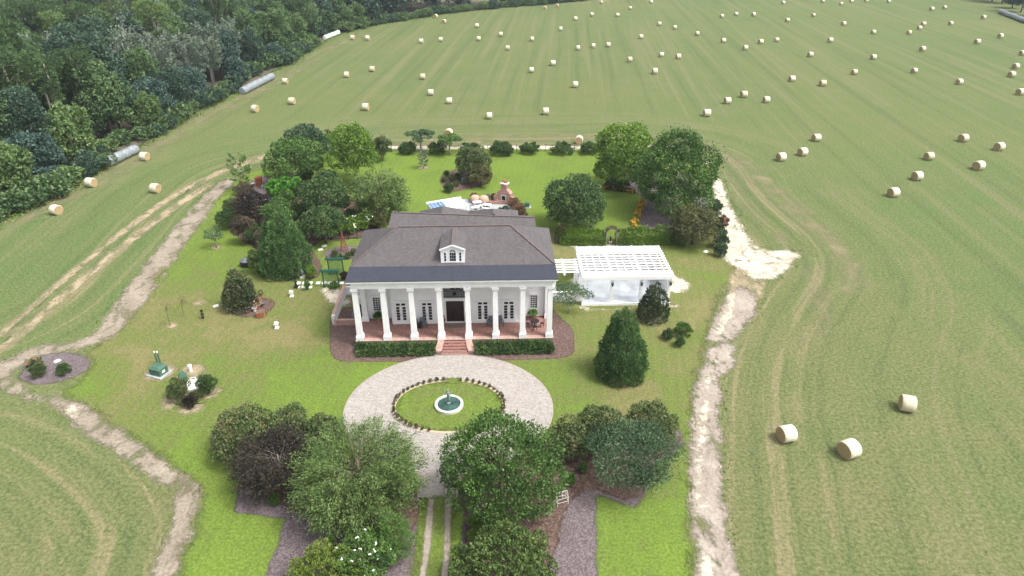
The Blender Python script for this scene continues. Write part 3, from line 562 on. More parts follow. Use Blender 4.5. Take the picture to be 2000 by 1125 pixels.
def leaves_on_lobes(rng, lobes, n, size, orient=(0.7, 0.9, 0.1), depth=0.16, down=0.45, tvar=0.16):
    C0 = np.array([l[0] for l in lobes]); R0 = np.array([l[1] for l in lobes])
    wgt = (R0[:, 0] * R0[:, 2]); wgt = wgt / wgt.sum(); Ps, ds, ids, got = [], [], [], 0
    for _ in range(8):
        k = int((n - got) * 1.6) + 60; idx = rng.choice(len(lobes), size=k, p=wgt)
        d = rnd_unit(rng, k); keep = (d[:, 2] > -0.25) | (rng.random(k) < down)
        rad = 1.0 - np.abs(rng.normal(0, depth, k)) + rng.normal(0, 0.05, k); rad = rad + (rng.random(k) < .1) * rng.random(k) * .38
        P = C0[idx] + d * R0[idx] * rad[:, None]; P, d, idx = P[keep], d[keep], idx[keep]; keep = np.ones(len(P), dtype=bool)
        for j in range(len(lobes)):
            q = (((P - C0[j]) / R0[j]) ** 2).sum(1); keep &= (idx == j) | (q > 0.45)
        Ps.append(P[keep]); ds.append(d[keep]); ids.append(idx[keep]); got += int(keep.sum())
        if got >= n: break
    P, d, idx = np.concatenate(Ps)[:n], np.concatenate(ds)[:n], np.concatenate(ids)[:n]
    lt = rng.normal(0.5, tvar, len(lobes)); tone = lt[idx] + rng.normal(0, 0.17, len(P))
    D = d * orient[0] + rnd_unit(rng, len(P)) * orient[1] + np.array([0, 0, orient[2]])
    S = size * (0.65 + 0.7 * rng.random(len(P)))
    return P, D, S, tone
def trunk_mesh(rng, h, r, lobes, mat, nbr=7, lean=(0, 0), split=0.35):
    mb = MB(); top = Vector((lean[0], lean[1], h)); pts = [Vector((0, 0, -0.1)), Vector((lean[0] * .2, lean[1] * .2, h * .3)), Vector((lean[0] * .55, lean[1] * .55, h * .65)), top]
    mb.tube(pts, [r * 1.25, r, r * .75, r * .35], 7)
    ls = sorted(lobes[:-1], key=lambda l: -float(l[1][0]))[: nbr * 3]; rng2 = random.Random(int(rng.integers(1e6))); rng2.shuffle(ls)
    for c, q in ls[:nbr]:
        s = pts[0].lerp(top, split + 0.45 * rng2.random()); e = Vector(c); m_ = s.lerp(e, 0.5) + Vector((0, 0, 0.12 * (e - s).length))
        mb.tube([s, m_, e], [r * .5, r * .32, r * .1], 5)
    return make_mesh('trunk', mb.v, mb.f, mat, mb.m, True)
def spray_crown(rng, nb, base_z, h, R, n, size, droop=0.0, up=0.5, zlo=0.3, spread=0.16, trunk_r=0.15, bark=None, start_in=0.05):
    """open crown: leaves strung along arching branches"""
    mb = MB(); mb.tube([(0, 0, -0.1), (0, 0, h * .35), (0.05, 0, h * .8)], [trunk_r * 1.2, trunk_r, trunk_r * .35], 7)
    P, D, T = [], [], []; per = n // nb
    for i in range(nb):
        f = zlo + (1 - zlo) * (i + 0.5) / nb; z0 = base_z + (h * .72 - base_z) * max(0, f - .12) ; t = i * 2.399 + rng.random() * .7
        reach = math.sin(min(1.0, 1.12 - abs(f - .52) * 1.25) * math.pi / 2) * (0.72 + 0.38 * rng.random())
        tip = np.array([R[0] * reach * math.cos(t), R[1] * reach * math.sin(t), base_z + (h - base_z) * min(1.02, f * (0.86 + .22 * rng.random()))])
        st = np.array([start_in * rng.normal(), start_in * rng.normal(), z0]); L = np.linalg.norm(tip - st)
        ctl = (st + tip) / 2 + np.array([0, 0, up * L * 0.35])
        tt = np.sqrt(rng.random(per)) * .82 + .2; tt = tt[:, None]
        pos = (1 - tt) ** 2 * st + 2 * tt * (1 - tt) * ctl + tt ** 2 * tip; tan = 2 * (1 - tt) * (ctl - st) + 2 * tt * (tip - ctl); tan /= np.linalg.norm(tan, axis=1)[:, None]
        off = rng.normal(size=(per, 3)) * spread * L * (1.15 - tt * .75); off[:, 2] -= droop * np.abs(rng.normal(size=per)) * (0.4 + tt[:, 0])
        P.append(pos + off); D.append(tan + rnd_unit(rng, per) * .7 + np.array([0, 0, -droop * .5])); T.append(np.full(per, rng.normal(.5, .14)) + rng.normal(0, .16, per))
        if i % 4 == 0 and bark is not None:
            q = [tuple((1 - s) ** 2 * st + 2 * s * (1 - s) * ctl + s * s * tip) for s in (0, .4, .75, .97)]; mb.tube(q, [trunk_r * .22, trunk_r * .14, trunk_r * .07, trunk_r * .02], 4)
    P = np.concatenate(P); S = size * (.65 + .7 * rng.random(len(P)))
    return P, np.concatenate(D), S, np.concatenate(T), mb
def finish_plant(t, rng, P, D, S, tone, mat, aspect, trunk=None, flowers=None, crown_name='crown'):
    if trunk is not None: link('trunk', trunk, t)
    link(crown_name, leaf_mesh(crown_name, P, D, S, mat, rng, aspect, tone), t)
    if flowers:
        fm, n, sz = flowers; top = np.where(P[:, 2] > np.quantile(P[:, 2], 0.35))[0]; pick = rng.choice(top, n); cen = P[:, :].mean(0)
        o = P[pick] - cen; o /= np.linalg.norm(o, axis=1)[:, None]; mb = MB()
        for q in P[pick] + o * 0.08:
            for a in range(3):
                e = rng.normal(size=3) * .35 * sz; mb.lathe([(sz * .12, -sz * .3), (sz * .5, 0), (sz * .12, sz * .35)], q[0] + e[0], q[1] + e[1], 5) if False else mb.add([tuple(q + e + np.array(v) * sz * .5) for v in ((1, 0, 0), (0, 1, 0), (-1, 0, 0), (0, -1, 0), (0, 0, .8))], [(0, 1, 4), (1, 2, 4), (2, 3, 4), (3, 0, 4), (3, 2, 1, 0)])
        f = mb.build('flowers', fm, t); f['kind'] = 'stuff'
    return t
SEED = [100]
def rng_next(): SEED[0] += 1; return np.random.default_rng(SEED[0])
def round_tree(name, label, cat, px, py, R, zc, mat, n=9000, size=0.26, nl=34, lr=None, trunk_r=.16, bark='bark', group=None, aspect=.6, orient=(.7, .9, .1), flowers=None, low=-.45, depth=.16, tvar=.16, loc=None, shift=(0, 0), cov=1.5):
    """px,py: photographed foot of the plant; R: crown radii in metres; zc: crown centre height"""
    rng = rng_next(); p = loc if loc is not None else at(px, py); t = thing(name, label, cat, p, 0, group)
    k_ = size * size * aspect * .5; need = int(cov * 4 * math.pi * R[0] * max(R[2], .6 * R[0]) * 1.15 / k_); n = min(need, 44000); size = size * math.sqrt(max(1.0, need / n))
    lr = lr or 0.36 * min(R); L = lobes_round(rng, (shift[0], shift[1], zc), R, nl, lr, low)
    tr = trunk_mesh(rng, zc + R[2] * .35, trunk_r, L, M[bark], 9, shift)
    P, D, S, T = leaves_on_lobes(rng, L, n, size, orient, depth, tvar=tvar); P[:, 2] = np.maximum(P[:, 2], 0.06)
    return finish_plant(t, rng, P, D, S, T, M[mat], aspect, tr, flowers)
def shrub(name, label, px, py, R, mat, n=1500, size=.16, nl=14, group=None, flowers=None, cat='shrub', zc=None, orient=(.8, .7, .35), bark='bark', aspect=.45, tvar=.14, loc=None, lr=None):
    rng = rng_next(); p = loc if loc is not None else at(px, py); t = thing(name, label, cat, p, 0, group)
    need = int(1.5 * 4 * math.pi * R[0] * max(R[2], .6 * R[0]) * 1.1 / (size * size * aspect * .5)); n = min(max(n, need), 9000); nl = max(nl, 16)
    zc = zc if zc is not None else R[2] * .95; L = lobes_round(rng, (0, 0, zc), R, nl, lr or .4 * min(R), -.75)
    P, D, S, T = leaves_on_lobes(rng, L, n, size, orient, .2, .6, tvar); P[:, 2] = np.maximum(P[:, 2], 0.05)
    mb = MB()
    for k in range(5):
        a = k * 1.256 + rng.random(); mb.tube([(0.05 * math.cos(a), .05 * math.sin(a), -.05), (R[0] * .3 * math.cos(a), R[1] * .3 * math.sin(a), zc * .7), (R[0] * .5 * math.cos(a), R[1] * .5 * math.sin(a), zc * 1.1)], [.035, .025, .01], 4)
    mb.build('stem', M[bark], t)
    return finish_plant(t, rng, P, D, S, T, M[mat], aspect, None, flowers, 'foliage')
def cone_tree(name, label, px, py, h, rb, mat='lf_conifer', n=14000, size=.3, nl=110, lr=.75, group=None, tips=1, cat='conifer', power=.85, aspect=.3):
    rng = rng_next(); t = thing(name, label, cat, at(px, py), 0, group); L = lobes_cone(rng, .35, h, rb, nl, lr, power)
    if tips > 1:
        for k in range(16):
            u = k / 16; q = .75 * (1 - u) + .12; L.append((np.array([-rb * .33 + .1 * math.sin(k), -.1, h * (.52 + .44 * u)]), np.array([q, q, q * 1.3])))
    tr = trunk_mesh(rng, h * .9, rb * .06, L, M['bark'], 12, (0, 0), .1)
    P, D, S, T = leaves_on_lobes(rng, L, n, size, (.75, .45, .45), .14, .35, .15); P[:, 2] = np.maximum(P[:, 2], 0.06)
    return finish_plant(t, rng, P, D, S, T, M[mat], aspect, tr)
def spray_tree(name, label, px, py, h, R, mat, n=9000, size=.25, nb=120, base_z=.8, droop=.0, up=.4, zlo=.15, spread=.12, trunk_r=.15, bark='bark_pale', group=None, aspect=.35, cat='tree', flowers=None, start_in=.12):
    rng = rng_next(); t = thing(name, label, cat, at(px, py), 0, group)
    P, D, S, T, mb = spray_crown(rng, nb, base_z, h, R, n, size, droop, up, zlo, spread, trunk_r, M[bark], start_in); P[:, 2] = np.maximum(P[:, 2], 0.06)
    return finish_plant(t, rng, P, D, S, T, M[mat], aspect, make_mesh('trunk', mb.v, mb.f, M[bark], mb.m, True), flowers)

# ------------------------------------------------------------------ the house (local frame: x along the front, y into the house)
HO, HA = Vector((-14.95, 55.35, 0)), math.radians(1.7)
def hw(u, v, z=0.0):
    c, s = math.cos(HA), math.sin(HA); return Vector((HO.x + u * c - v * s, HO.y + u * s + v * c, z))
house = thing('house', 'white columned mansion with hipped shingle roof and brick porch behind the carriage circle', 'house', HO, HA)
def part(mb, name, mat, parent=None, smooth=False): return mb.build(name, mat, parent or house, smooth=smooth)
FZ = 0.75
# porch slab and brick floor
part(MB().box(-.28, 19.0, .02, 4.2, 0.0, FZ - .03), 'porch_base', M['brick_wall'])
part(MB().box(-.24, 18.96, .5, 4.15, FZ - .03, FZ), 'porch_floor', M['brick'])
part(MB().box(-.32, 19.04, -.05, .5, FZ - .03, FZ + .012), 'porch_edge', M['brick_edge'])
# walls
part(MB().box(3.0, 15.8, 4.6, 11.0, 0.0, 7.0), 'rear_wall', M['wall'])
part(MB().box(3.0, 8.22, 3.0, 4.6, FZ, 6.48), 'front_wall', M['wall']); part(MB().box(10.42, 15.8, 3.0, 4.6, FZ, 6.48), 'front_wall', M['wall'])
part(MB().box(8.22, 10.42, 3.12, 4.6, 3.32, 3.62), 'balcony_floor', M['white'])
part(MB().box(8.22, 8.42, 3.03, 3.3, FZ, 3.32).box(10.22, 10.42, 3.03, 3.3, FZ, 3.32).box(8.22, 10.42, 3.03, 3.12, 3.32, 3.64), 'entry_surround', M['white'])
part(MB().box(.22, 3.0, 4.1, 11.0, 0.0, 6.48), 'wing_wall', M['wall']); part(MB().box(15.8, 18.45, 4.1, 11.0, 0.0, 6.48), 'wing_wall', M['wall'])
part(MB().box(2.96, 3.1, 2.96, 3.1, FZ, 6.48), 'corner_trim', M['white']); part(MB().box(15.7, 15.84, 2.96, 3.1, FZ, 6.48), 'corner_trim', M['white'])
part(MB().box(3.0, 8.2, 2.95, 2.998, FZ, FZ + .22).box(10.45, 15.8, 2.95, 2.998, FZ, FZ + .22), 'skirting', M['white'])
# porch ceiling, beams, cornice
part(MB().box(.3, 18.5, .6, 4.6, 6.5, 6.56), 'porch_ceiling', M['white'])
part(MB().box(-.1, 18.85, .1, .66, 6.48, 7.05), 'front_beam', M['white'])
for u0 in (-.1, 18.3): part(MB().box(u0, u0 + .55, .66, 11.0, 6.49, 7.05), 'side_beam', M['white'])
part(MB().box(-.22, 18.97, .0, 10.95, 7.05, 7.2).box(-.34, 19.1, -.14, 11.0, 7.2, 7.3).box(-.48, 19.24, -.3, 11.1, 7.3, 7.43), 'cornice', M['white'])
# columns
def column(u, v, parent=house, half=1.0):
    mb = MB().box(u - .36, u + .36, v - .36, v + .36, FZ + .012, FZ + .46).box(u - .31, u + .31, v - .31, v + .31, FZ + .46, FZ + .58)
    mb.frustum(u, v, FZ + .58, 6.1, .27, .27, .225, .225).frustum(u, v, 6.1, 6.24, .26, .26, .30, .30).box(u - .34, u + .34, v - .34, v + .34, 6.24, 6.48)
    return part(mb, 'column', M['white'])
CU = [.14, 2.78, 5.42, 8.06, 10.74, 13.38, 16.0, 18.6]
for u in CU: column(u, .36)
column(.14, 3.85); part(MB().box(18.42, 18.85, 3.6, 4.2, FZ + .02, 6.49).box(18.38, 18.9, 3.55, 4.25, FZ + .01, FZ + .5), 'pilaster', M['white'])
# windows and doors
def window(u0, u1, z0, z1, v, cols, rows, parent=house, head=True):
    """frame proud of the wall, dark panes set back, white glazing bars"""
    fw = .07; f = MB().box(u0 - fw, u0, v - .06, v - .002, z0 - fw, z1 + fw).box(u1, u1 + fw, v - .06, v - .002, z0 - fw, z1 + fw).box(u0, u1, v - .06, v - .002, z1, z1 + fw).box(u0, u1, v - .09, v - .002, z0 - fw, z0)
    if head: f.box(u0 - .18, u1 + .18, v - .10, v - .002, z1 + fw, z1 + fw + .2)
    o = part(f, 'window', M['white'], parent)
    for i in range(cols):
        for j in range(rows):
            a0, a1 = u0 + (u1 - u0) * i / cols, u0 + (u1 - u0) * (i + 1) / cols; b0, b1 = z0 + (z1 - z0) * j / rows, z0 + (z1 - z0) * (j + 1) / rows
            MB().box(a0 + .012, a1 - .012, v - .024, v - .004, b0 + .012, b1 - .012).build('pane', M['glass'], o)
    mb = MB()
    for i in range(1, cols): x = u0 + (u1 - u0) * i / cols; mb.box(x - .016, x + .016, v - .045, v - .003, z0, z1)
    for j in range(1, rows): y = z0 + (z1 - z0) * j / rows; mb.box(u0, u1, v - .042, v - .003, y - .016, y + .016)
    mb.build('glazing_bar', M['white'], o)
    return o
for u0 in (1.0, 16.95): window(u0, u0 + .7, 1.75, 3.25, 4.1, 3, 6)
def french_door(uc):
    v = 3.0; f = MB().box(uc - .68, uc - .56, v - .07, v - .002, FZ + .22, 3.28).box(uc + .56, uc + .68, v - .07, v - .002, FZ + .22, 3.28).box(uc - .56, uc + .56, v - .068, v - .002, 3.18, 3.28).box(uc - .82, uc + .82, v - .12, v - .002, 3.28, 3.45)
    f.box(uc - .56, uc + .56, v - .06, v - .002, 2.78, 2.9).box(uc - .56, uc + .56, v - .06, v - .002, FZ + .22, FZ + .42).box(uc - .14, uc + .14, v - .055, v - .002, FZ + .42, 2.78).box(uc - .06, uc + .06, v - .055, v - .002, 2.9, 3.18)
    f.box(uc - .56, uc - .48, v - .05, v - .002, FZ + .42, 2.78).box(uc + .48, uc + .56, v - .05, v - .002, FZ + .42, 2.78).box(uc - .56, uc - .46, v - .05, v - .002, 2.9, 3.18).box(uc + .46, uc + .56, v - .05, v - .002, 2.9, 3.18)
    o = part(f, 'french_door', M['white'])
    for s in (-1, 1):
        x0, x1 = (uc - .48, uc - .14) if s < 0 else (uc + .14, uc + .48)
        for j in range(5):
            z0 = FZ + .42 + (2.78 - FZ - .42) * j / 5; z1 = FZ + .42 + (2.78 - FZ - .42) * (j + 1) / 5
            MB().box(x0 + .01, x1 - .01, v - .03, v - .004, z0 + .03, z1 - .03).build('pane', M['glass'], o)
        MB().box(min(uc + s * .06, uc + s * .46), max(uc + s * .06, uc + s * .46), v - .03, v - .004, 2.92, 3.16).build('pane', M['glass'], o)
        MB().box(uc + s * .09 - .015, uc + s * .09 + .015, v - .11, v - .056, 1.75, 1.92).build('handle', M['iron'], o)
for uc in (3.92, 6.52, 12.1, 14.72): french_door(uc)
d = part(MB().box(8.42, 10.22, 3.16, 3.26, FZ + .02, 3.2), 'entry_door', M['wood_dark'])
for k in range(4):
    for j in range(3): MB().box(8.5 + .43 * k, 8.5 + .43 * k + .33, 3.14, 3.162, FZ + .2 + .75 * j, FZ + .82 + .75 * j).build('door_panel', M['wood_dark'], d)
for s in (-1, 1): MB().tube([(9.32 + s * .07, 3.08, 1.65), (9.32 + s * .07, 3.08, 2.05)], .025, 6).build('handle', M['iron'], d)
part(MB().box(8.42, 10.22, 3.0, 3.16, FZ + .01, FZ + .1), 'door_sill', M['white'])
o = part(MB().box(8.75, 9.9, 4.52, 4.598, 3.64, 5.7), 'balcony_door', M['white'])
for u0 in (8.82, 9.38):
    for j in range(4): MB().box(u0, u0 + .44, 4.50, 4.518, 3.85 + .45 * j, 4.22 + .45 * j).build('pane', M['glass'], o)
rl = part(MB().box(8.22, 10.42, 3.13, 3.17, 4.55, 4.6).box(8.22, 10.42, 3.13, 3.17, 3.7, 3.75).box(8.22, 10.42, 3.13, 3.17, 4.38, 4.41), 'balcony_railing', M['iron'])
for k in range(23):
    x = 8.27 + 2.1 * k / 22; MB().box(x - .014, x + .014, 3.14, 3.16, 3.75, 4.55).build('baluster', M['iron'], rl)
MB().lathe([(.02, 3.82), (.2, 4.05), (.2, 4.1), (.02, 4.32)], 9.32, 3.15, 12).build('medallion', M['iron'], rl)
ln = part(MB().frustum(7.98, 2.8, 2.55, 2.95, .07, .07, .13, .13).frustum(7.98, 2.8, 2.95, 3.12, .15, .15, .03, .03).box(7.95, 8.01, 2.8, 3.0, 3.08, 3.12).lathe([(.015, 2.35), (.05, 2.45), (.07, 2.55)], 7.98, 2.8, 8), 'wall_lantern', M['iron'])
# steps with curved cheek walls
for j in range(4):
    z1 = .62 - .15 * j; part(MB().box(8.3 - .05 * j, 10.42 + .05 * j, -.36 - .3 * j, -.05 - .3 * j + (.02 if j else 0), 0.02, z1), 'step', M['brick'])
part(MB().box(8.1, 10.62, -1.62, -1.26, 0.0, .07), 'step_landing', M['brick'])
for s in (-1, 1):
    vs, fs = [], []; n = 12
    for i in range(n + 1):
        f = i / n; v = -.05 - 1.12 * f; z = FZ + .02 - (.58 * (f ** 1.5)); uo = 9.37 + s * (1.66 + .42 * f * f); ui = 9.37 + s * (1.06 + .26 * f * f)
        vs += [(uo, v, 0), (uo, v, z), (ui, v, z), (ui, v, 0)]
    for i in range(n):
        a = i * 4; q = [(a, a + 4, a + 5, a + 1), (a + 1, a + 5, a + 6, a + 2), (a + 2, a + 6, a + 7, a + 3)]
        fs += [t if s < 0 else t[::-1] for t in q]
    fs += [(0, 1, 2, 3), (n * 4 + 3, n * 4 + 2, n * 4 + 1, n * 4)]
    part(MB().add(vs, fs), 'cheek_wall', M['brick_edge'], smooth=False)
# roofs
E0 = 7.43
fl, fr_, bl_, br_ = (-.5, -.32), (19.26, -.32), (-.5, 11.15), (19.26, 11.15)
BR, RZ, RY = (2.05, 7.80), 10.0, 6.35
def roofpoly(name, faces, mat, parent=None, thick=.06):
    mb = MB()
    for f in faces:
        f = [Vector(p) for p in f]; nrm = (f[1] - f[0]).cross(f[2] - f[0]).normalized()
        if nrm.z < 0: f = f[::-1]; nrm = -nrm
        k = len(f); vs = f + [p - Vector((0, 0, thick)) for p in f]
        mb.add(vs, [tuple(range(k)), tuple(range(2 * k - 1, k - 1, -1))] + [(i, k + i, k + (i + 1) % k, (i + 1) % k) for i in range(k)])
    return part(mb, name, mat, parent)
lb, rb = (-.42, BR[0], BR[1]), (19.18, BR[0], BR[1])
roofpoly('porch_roof', [[(fl[0], fl[1], E0 + .06), (fr_[0], fr_[1], E0 + .06), rb, lb]], M['slate'])
RL, RR = (3.85, RY, RZ), (15.0, RY, RZ)
main = roofpoly('main_roof', [[(lb[0], lb[1], lb[2] + .02), (rb[0], rb[1], rb[2] + .02), RR, RL],
                       [(fl[0] + .02, fl[1] + .2, E0 + .03), (lb[0], lb[1], lb[2] + .02), RL, (-.5, 11.15, E0 + .05)],
                       [(fr_[0] - .02, fr_[1] + .2, E0 + .03), (19.26, 11.15, E0 + .05), RR, (rb[0], rb[1], rb[2] + .02)],
                       [(-.5, 11.15, E0 + .05), RL, RR, (19.26, 11.15, E0 + .05)]], M['shingle'])
def caps(pts, n, parent):
    for a, b in pts:
        a, b = Vector(a), Vector(b)
        for k in range(n):
            p, q = a.lerp(b, (k + .02) / n), a.lerp(b, (k + .98) / n); MB().bar(p + Vector((0, 0, .045)), q + Vector((0, 0, .03)), .2, .05).build('ridge_cap', M['ridge'], parent)
caps([(RL, RR)], 34, main); caps([((lb[0], lb[1], lb[2] + .02), RL), ((rb[0], rb[1], rb[2] + .02), RR)], 18, main)
# rear range, its ridge a little askew, and two rear hips
rr = roofpoly('rear_roof', [[(2.05, 10.9, 7.7), (17.9, 10.6, 7.62), (17.75, 12.2, 8.28), (2.25, 13.35, 8.55)], [(2.25, 13.35, 8.55), (17.75, 12.2, 8.28), (17.9, 16.5, 6.6), (2.05, 16.5, 6.9)]], M['shingle'])
caps([((2.25, 13.35, 8.55), (17.75, 12.2, 8.28))], 40, rr)
part(MB().box(2.3, 17.6, 11.0, 16.2, 0, 6.5), 'rear_range_wall', M['wall'])
for uc, v1, zt in ((7.6, 15.6, 8.15), (13.3, 15.0, 8.0)):
    rh = roofpoly('rear_hip_roof', [[(uc - 2.9, 15.9, 6.6), (uc, 14.0, zt), (uc, v1 + .4, zt), (uc - 2.9, 18.4, 6.5)], [(uc, 14.0, zt), (uc + 2.9, 15.9, 6.6), (uc + 2.9, 18.4, 6.5), (uc, v1 + .4, zt)], [(uc - 2.9, 18.4, 6.5), (uc, v1 + .4, zt), (uc + 2.9, 18.4, 6.5)],
                                    [(uc - 2.9, 15.9, 6.6), (uc - 1.4, 13.0, 7.2), (uc, 14.0, zt)], [(uc + 1.4, 13.0, 7.2), (uc + 2.9, 15.9, 6.6), (uc, 14.0, zt)]], M['shingle'])
    part(MB().box(uc - 2.6, uc + 2.6, 16.1, 18.1, 0, 6.48), 'rear_hip_wall', M['wall'])
# dormer
DU0, DU1, DV = 8.24, 10.52, 2.36
dz0, dz1, dzp = 8.1, 9.44, 9.84
dm = part(MB().add([(DU0, DV, dz0 - .25), (DU1, DV, dz0 - .25), (DU1, DV, dz1), ((DU0 + DU1) / 2, DV, dzp), (DU0, DV, dz1), (DU0, DV + 3.2, dz0), (DU1, DV + 3.2, dz0), (DU1, DV + 3.2, dz1), ((DU0 + DU1) / 2, DV + 3.2, dzp), (DU0, DV + 3.2, dz1)],
        [(0, 1, 2, 3, 4), (0, 4, 9, 5), (1, 6, 7, 2), (5, 9, 8, 7, 6)]), 'dormer', M['white'])
um = (DU0 + DU1) / 2
for s in (-1, 1):
    e = um + s * 1.22
    vs = [(um, DV - .12, dzp + .1), (e, DV - .12, dz1 + .02), (e, DV + 3.0, dz1 + .02), (um, DV + 3.9, dzp + .1)]
    vs += [(x, y, z - .08) for x, y, z in vs]; fs = [(0, 1, 2, 3), (7, 6, 5, 4), (0, 4, 5, 1), (1, 5, 6, 2), (2, 6, 7, 3), (3, 7, 4, 0)]
    MB().add(vs, fs if s < 0 else [f[::-1] for f in fs]).build('dormer_roof', M['shingle'], dm)
    MB().bar((um, DV - .14, dzp + .02), (e, DV - .14, dz1 - .06), .06, .16).build('barge_board', M['white'], dm)
for k in range(10): MB().bar((um, DV - .05 + .37 * k, dzp + .12), (um, DV + .29 + .37 * k, dzp + .12), .2, .05).build('ridge_cap', M['ridge'], dm)
def pane_box(u0, u1, z0, z1, v): MB().box(u0, u1, v - .012, v - .003, z0, z1).build('pane', M['glass'], dm)
for s in (-1, 1):
    for j in range(3): x = um + s * .72; pane_box(x - .09, x + .09, 8.14 + .31 * j, 8.42 + .31 * j, DV)
    MB().box(um + s * .72 - .13, um + s * .72 + .13, DV - .03, DV - .002, 8.07, 8.12).build('sill', M['white'], dm)
for i in range(3):
    for j in range(3): pane_box(um - .29 + .2 * i, um - .11 + .2 * i, 8.14 + .31 * j, 8.42 + .31 * j, DV)
for k in range(4):
    a0, a1 = math.pi * (k + .06) / 4, math.pi * (k + .94) / 4; vs = [(um + .06 * math.cos((a0 + a1) / 2), DV - .01, 9.08 + .06 * math.sin((a0 + a1) / 2))] + [(um + .29 * math.cos(a0 + (a1 - a0) * i / 4), DV - .01, 9.08 + .29 * math.sin(a0 + (a1 - a0) * i / 4)) for i in range(5)]
    MB().add(vs, [tuple(range(6))]).build('pane', M['glass'], dm)
mb = MB()
for k in range(16):
    a0, a1 = math.pi * k / 16, math.pi * (k + 1) / 16; mb.bar((um + .34 * math.cos(a0), DV - .02, 9.08 + .34 * math.sin(a0)), (um + .34 * math.cos(a1), DV - .02, 9.08 + .34 * math.sin(a1)), .05, .07)
mb.box(um - .37, um - .31, DV - .04, DV - .002, 8.07, 9.08).box(um + .31, um + .37, DV - .04, DV - .002, 8.07, 9.08).box(um - .42, um + .42, DV - .06, DV - .002, 8.04, 8.12).build('window_frame', M['white'], dm)
# rear side deck seen past the right eave
part(MB().box(17.9, 19.6, 11.6, 15.2, 4.2, 4.35), 'side_deck', M['white'])
pr = part(MB().box(19.5, 19.58, 11.6, 15.2, 5.2, 5.3).box(17.9, 19.5, 15.1, 15.18, 5.2, 5.3), 'deck_railing', M['white'])
for k in range(13): MB().box(19.51, 19.56, 11.7 + .28 * k, 11.75 + .28 * k, 4.35, 5.2).build('baluster', M['white'], pr)
for k in range(6): MB().box(17.95 + .3 * k, 18.0 + .3 * k, 15.11, 15.16, 4.35, 5.2).build('baluster', M['white'], pr)
part(MB().box(19.4, 19.6, 11.6, 11.8, 0, 4.2).box(19.4, 19.6, 15.0, 15.2, 0, 4.2), 'deck_post', M['white'])

def hthing(name, label, cat, u, v, z=0.0, rz=0.0, group=None): return thing(name, label, cat, hw(u, v, z), HA + rz, group)
# stair with white railing at the right side
t = hthing('side_stair', 'white railed stair descending beside the right flank of the house', 'stair', 18.9, 11.2)
for k in range(7): MB().box(-.0, 1.1, -.28 * k - .28, -.28 * k, 0, 1.9 - .26 * k).build('tread', M['white'], t)
for x in (1.12,):
    MB().bar((x, .1, 2.9), (x, -1.96, 1.1), .07, .09).build('handrail', M['white'], t); MB().bar((x, .1, 2.1), (x, -1.96, .35), .06, .07).build('bottom_rail', M['white'], t)
    for k in range(9):
        f = k / 8; y = .08 - 2.0 * f; MB().box(x - .03, x + .03, y - .03, y + .03, 2.1 - 1.75 * f, 2.88 - 1.78 * f).build('baluster', M['white'], t)
MB().box(1.06, 1.2, -2.08, -1.94, 0, 1.25).build('newel_post', M['white'], t)
# low white wall with brick coping on the left, brick cross wall, service court
t = hthing('garden_wall', 'low white wall with brick coping running back along the left service court', 'wall', -3.3, 4.2)
MB().box(-.1, .16, .3, 6.4, 0, 1.05).build('wall_face', M['wall'], t)
for k in range(24): MB().box(-.16, .22, .3 + .254 * k, .3 + .254 * k + .244, 1.05, 1.13).build('coping_brick', M['brick_edge'], t)
MB().box(-.15, .21, -.05, .3, 0, 1.0).frustum(.03, .13, 1.0, 1.12, .2, .2, .16, .16).build('end_pier', M['stone'], t)
MB().box(.16, 2.9, 6.16, 6.4, 0, 1.0).build('return_wall', M['wall'], t)
t = hthing('brick_court_wall', 'low red brick wall closing the service court left of the porch', 'wall', -3.1, 4.0)
MB().box(0, 2.85, 0, .22, 0, .62).build('brick_face', M['brick_wall'], t)
for k in range(13): MB().box(.01 + .218 * k, .01 + .218 * k + .208, -.04, .26, .62, .70).build('coping_brick', M['brick_edge'], t)
mb = MB(); mb.add([(-.12, -.1, 0), (.12, -.1, 0), (.12, .22, 0), (-.12, .22, 0), (-.12, -.1, .35), (.12, -.1, .4), (.12, .22, .7), (-.12, .22, .9)], [(4, 5, 6, 7), (0, 1, 5, 4), (1, 2, 6, 5), (2, 3, 7, 6), (3, 0, 4, 7)]); mb.build('swept_end', M['brick_edge'], t)
def ac_unit(u, v, label, s=1.0):
    t = hthing('air_conditioner', label, 'air conditioner', u, v)
    MB().box(-.42 * s, .42 * s, -.42 * s, .42 * s, 0.05, .85).build('casing', M['steel'], t)
    for k in range(7): MB().box(-.43 * s, .43 * s, -.43 * s, .43 * s, .12 + .1 * k, .15 + .1 * k).build('louvre', M['iron'], t)
    MB().lathe([(.36 * s, .85), (.36 * s, .9), (.3 * s, .9), (.3 * s, .86), (.06, .86), (.06, .91)], 0, 0, 16).build('fan_grille', M['iron'], t)
ac_unit(-1.05, 4.9, 'grey air conditioner in the service court nearest the brick wall'); ac_unit(-.9, 6.4, 'grey air conditioner behind the front unit in the service court', .9)
t = hthing('storage_cabinet', 'white storage box with rounded lid behind the left porch columns', 'cabinet', -.95, 7.7)
MB().box(-.6, .5, -.35, .35, 0, 1.15).build('cabinet_body', M['white'], t); MB().frustum(-.05, 0, 1.15, 1.35, .6, .4, .5, .25).build('lid', M['stone'], t)
t = hthing('flank_wall', 'low white wall linking the right flank of the house to the pavilion', 'wall', 18.55, 8.2)
MB().box(0, 4.3, 0, .22, 0, 1.1).build('wall_face', M['wall'], t); MB().box(-.04, 4.34, -.05, .27, 1.1, 1.18).build('coping', M['white'], t)

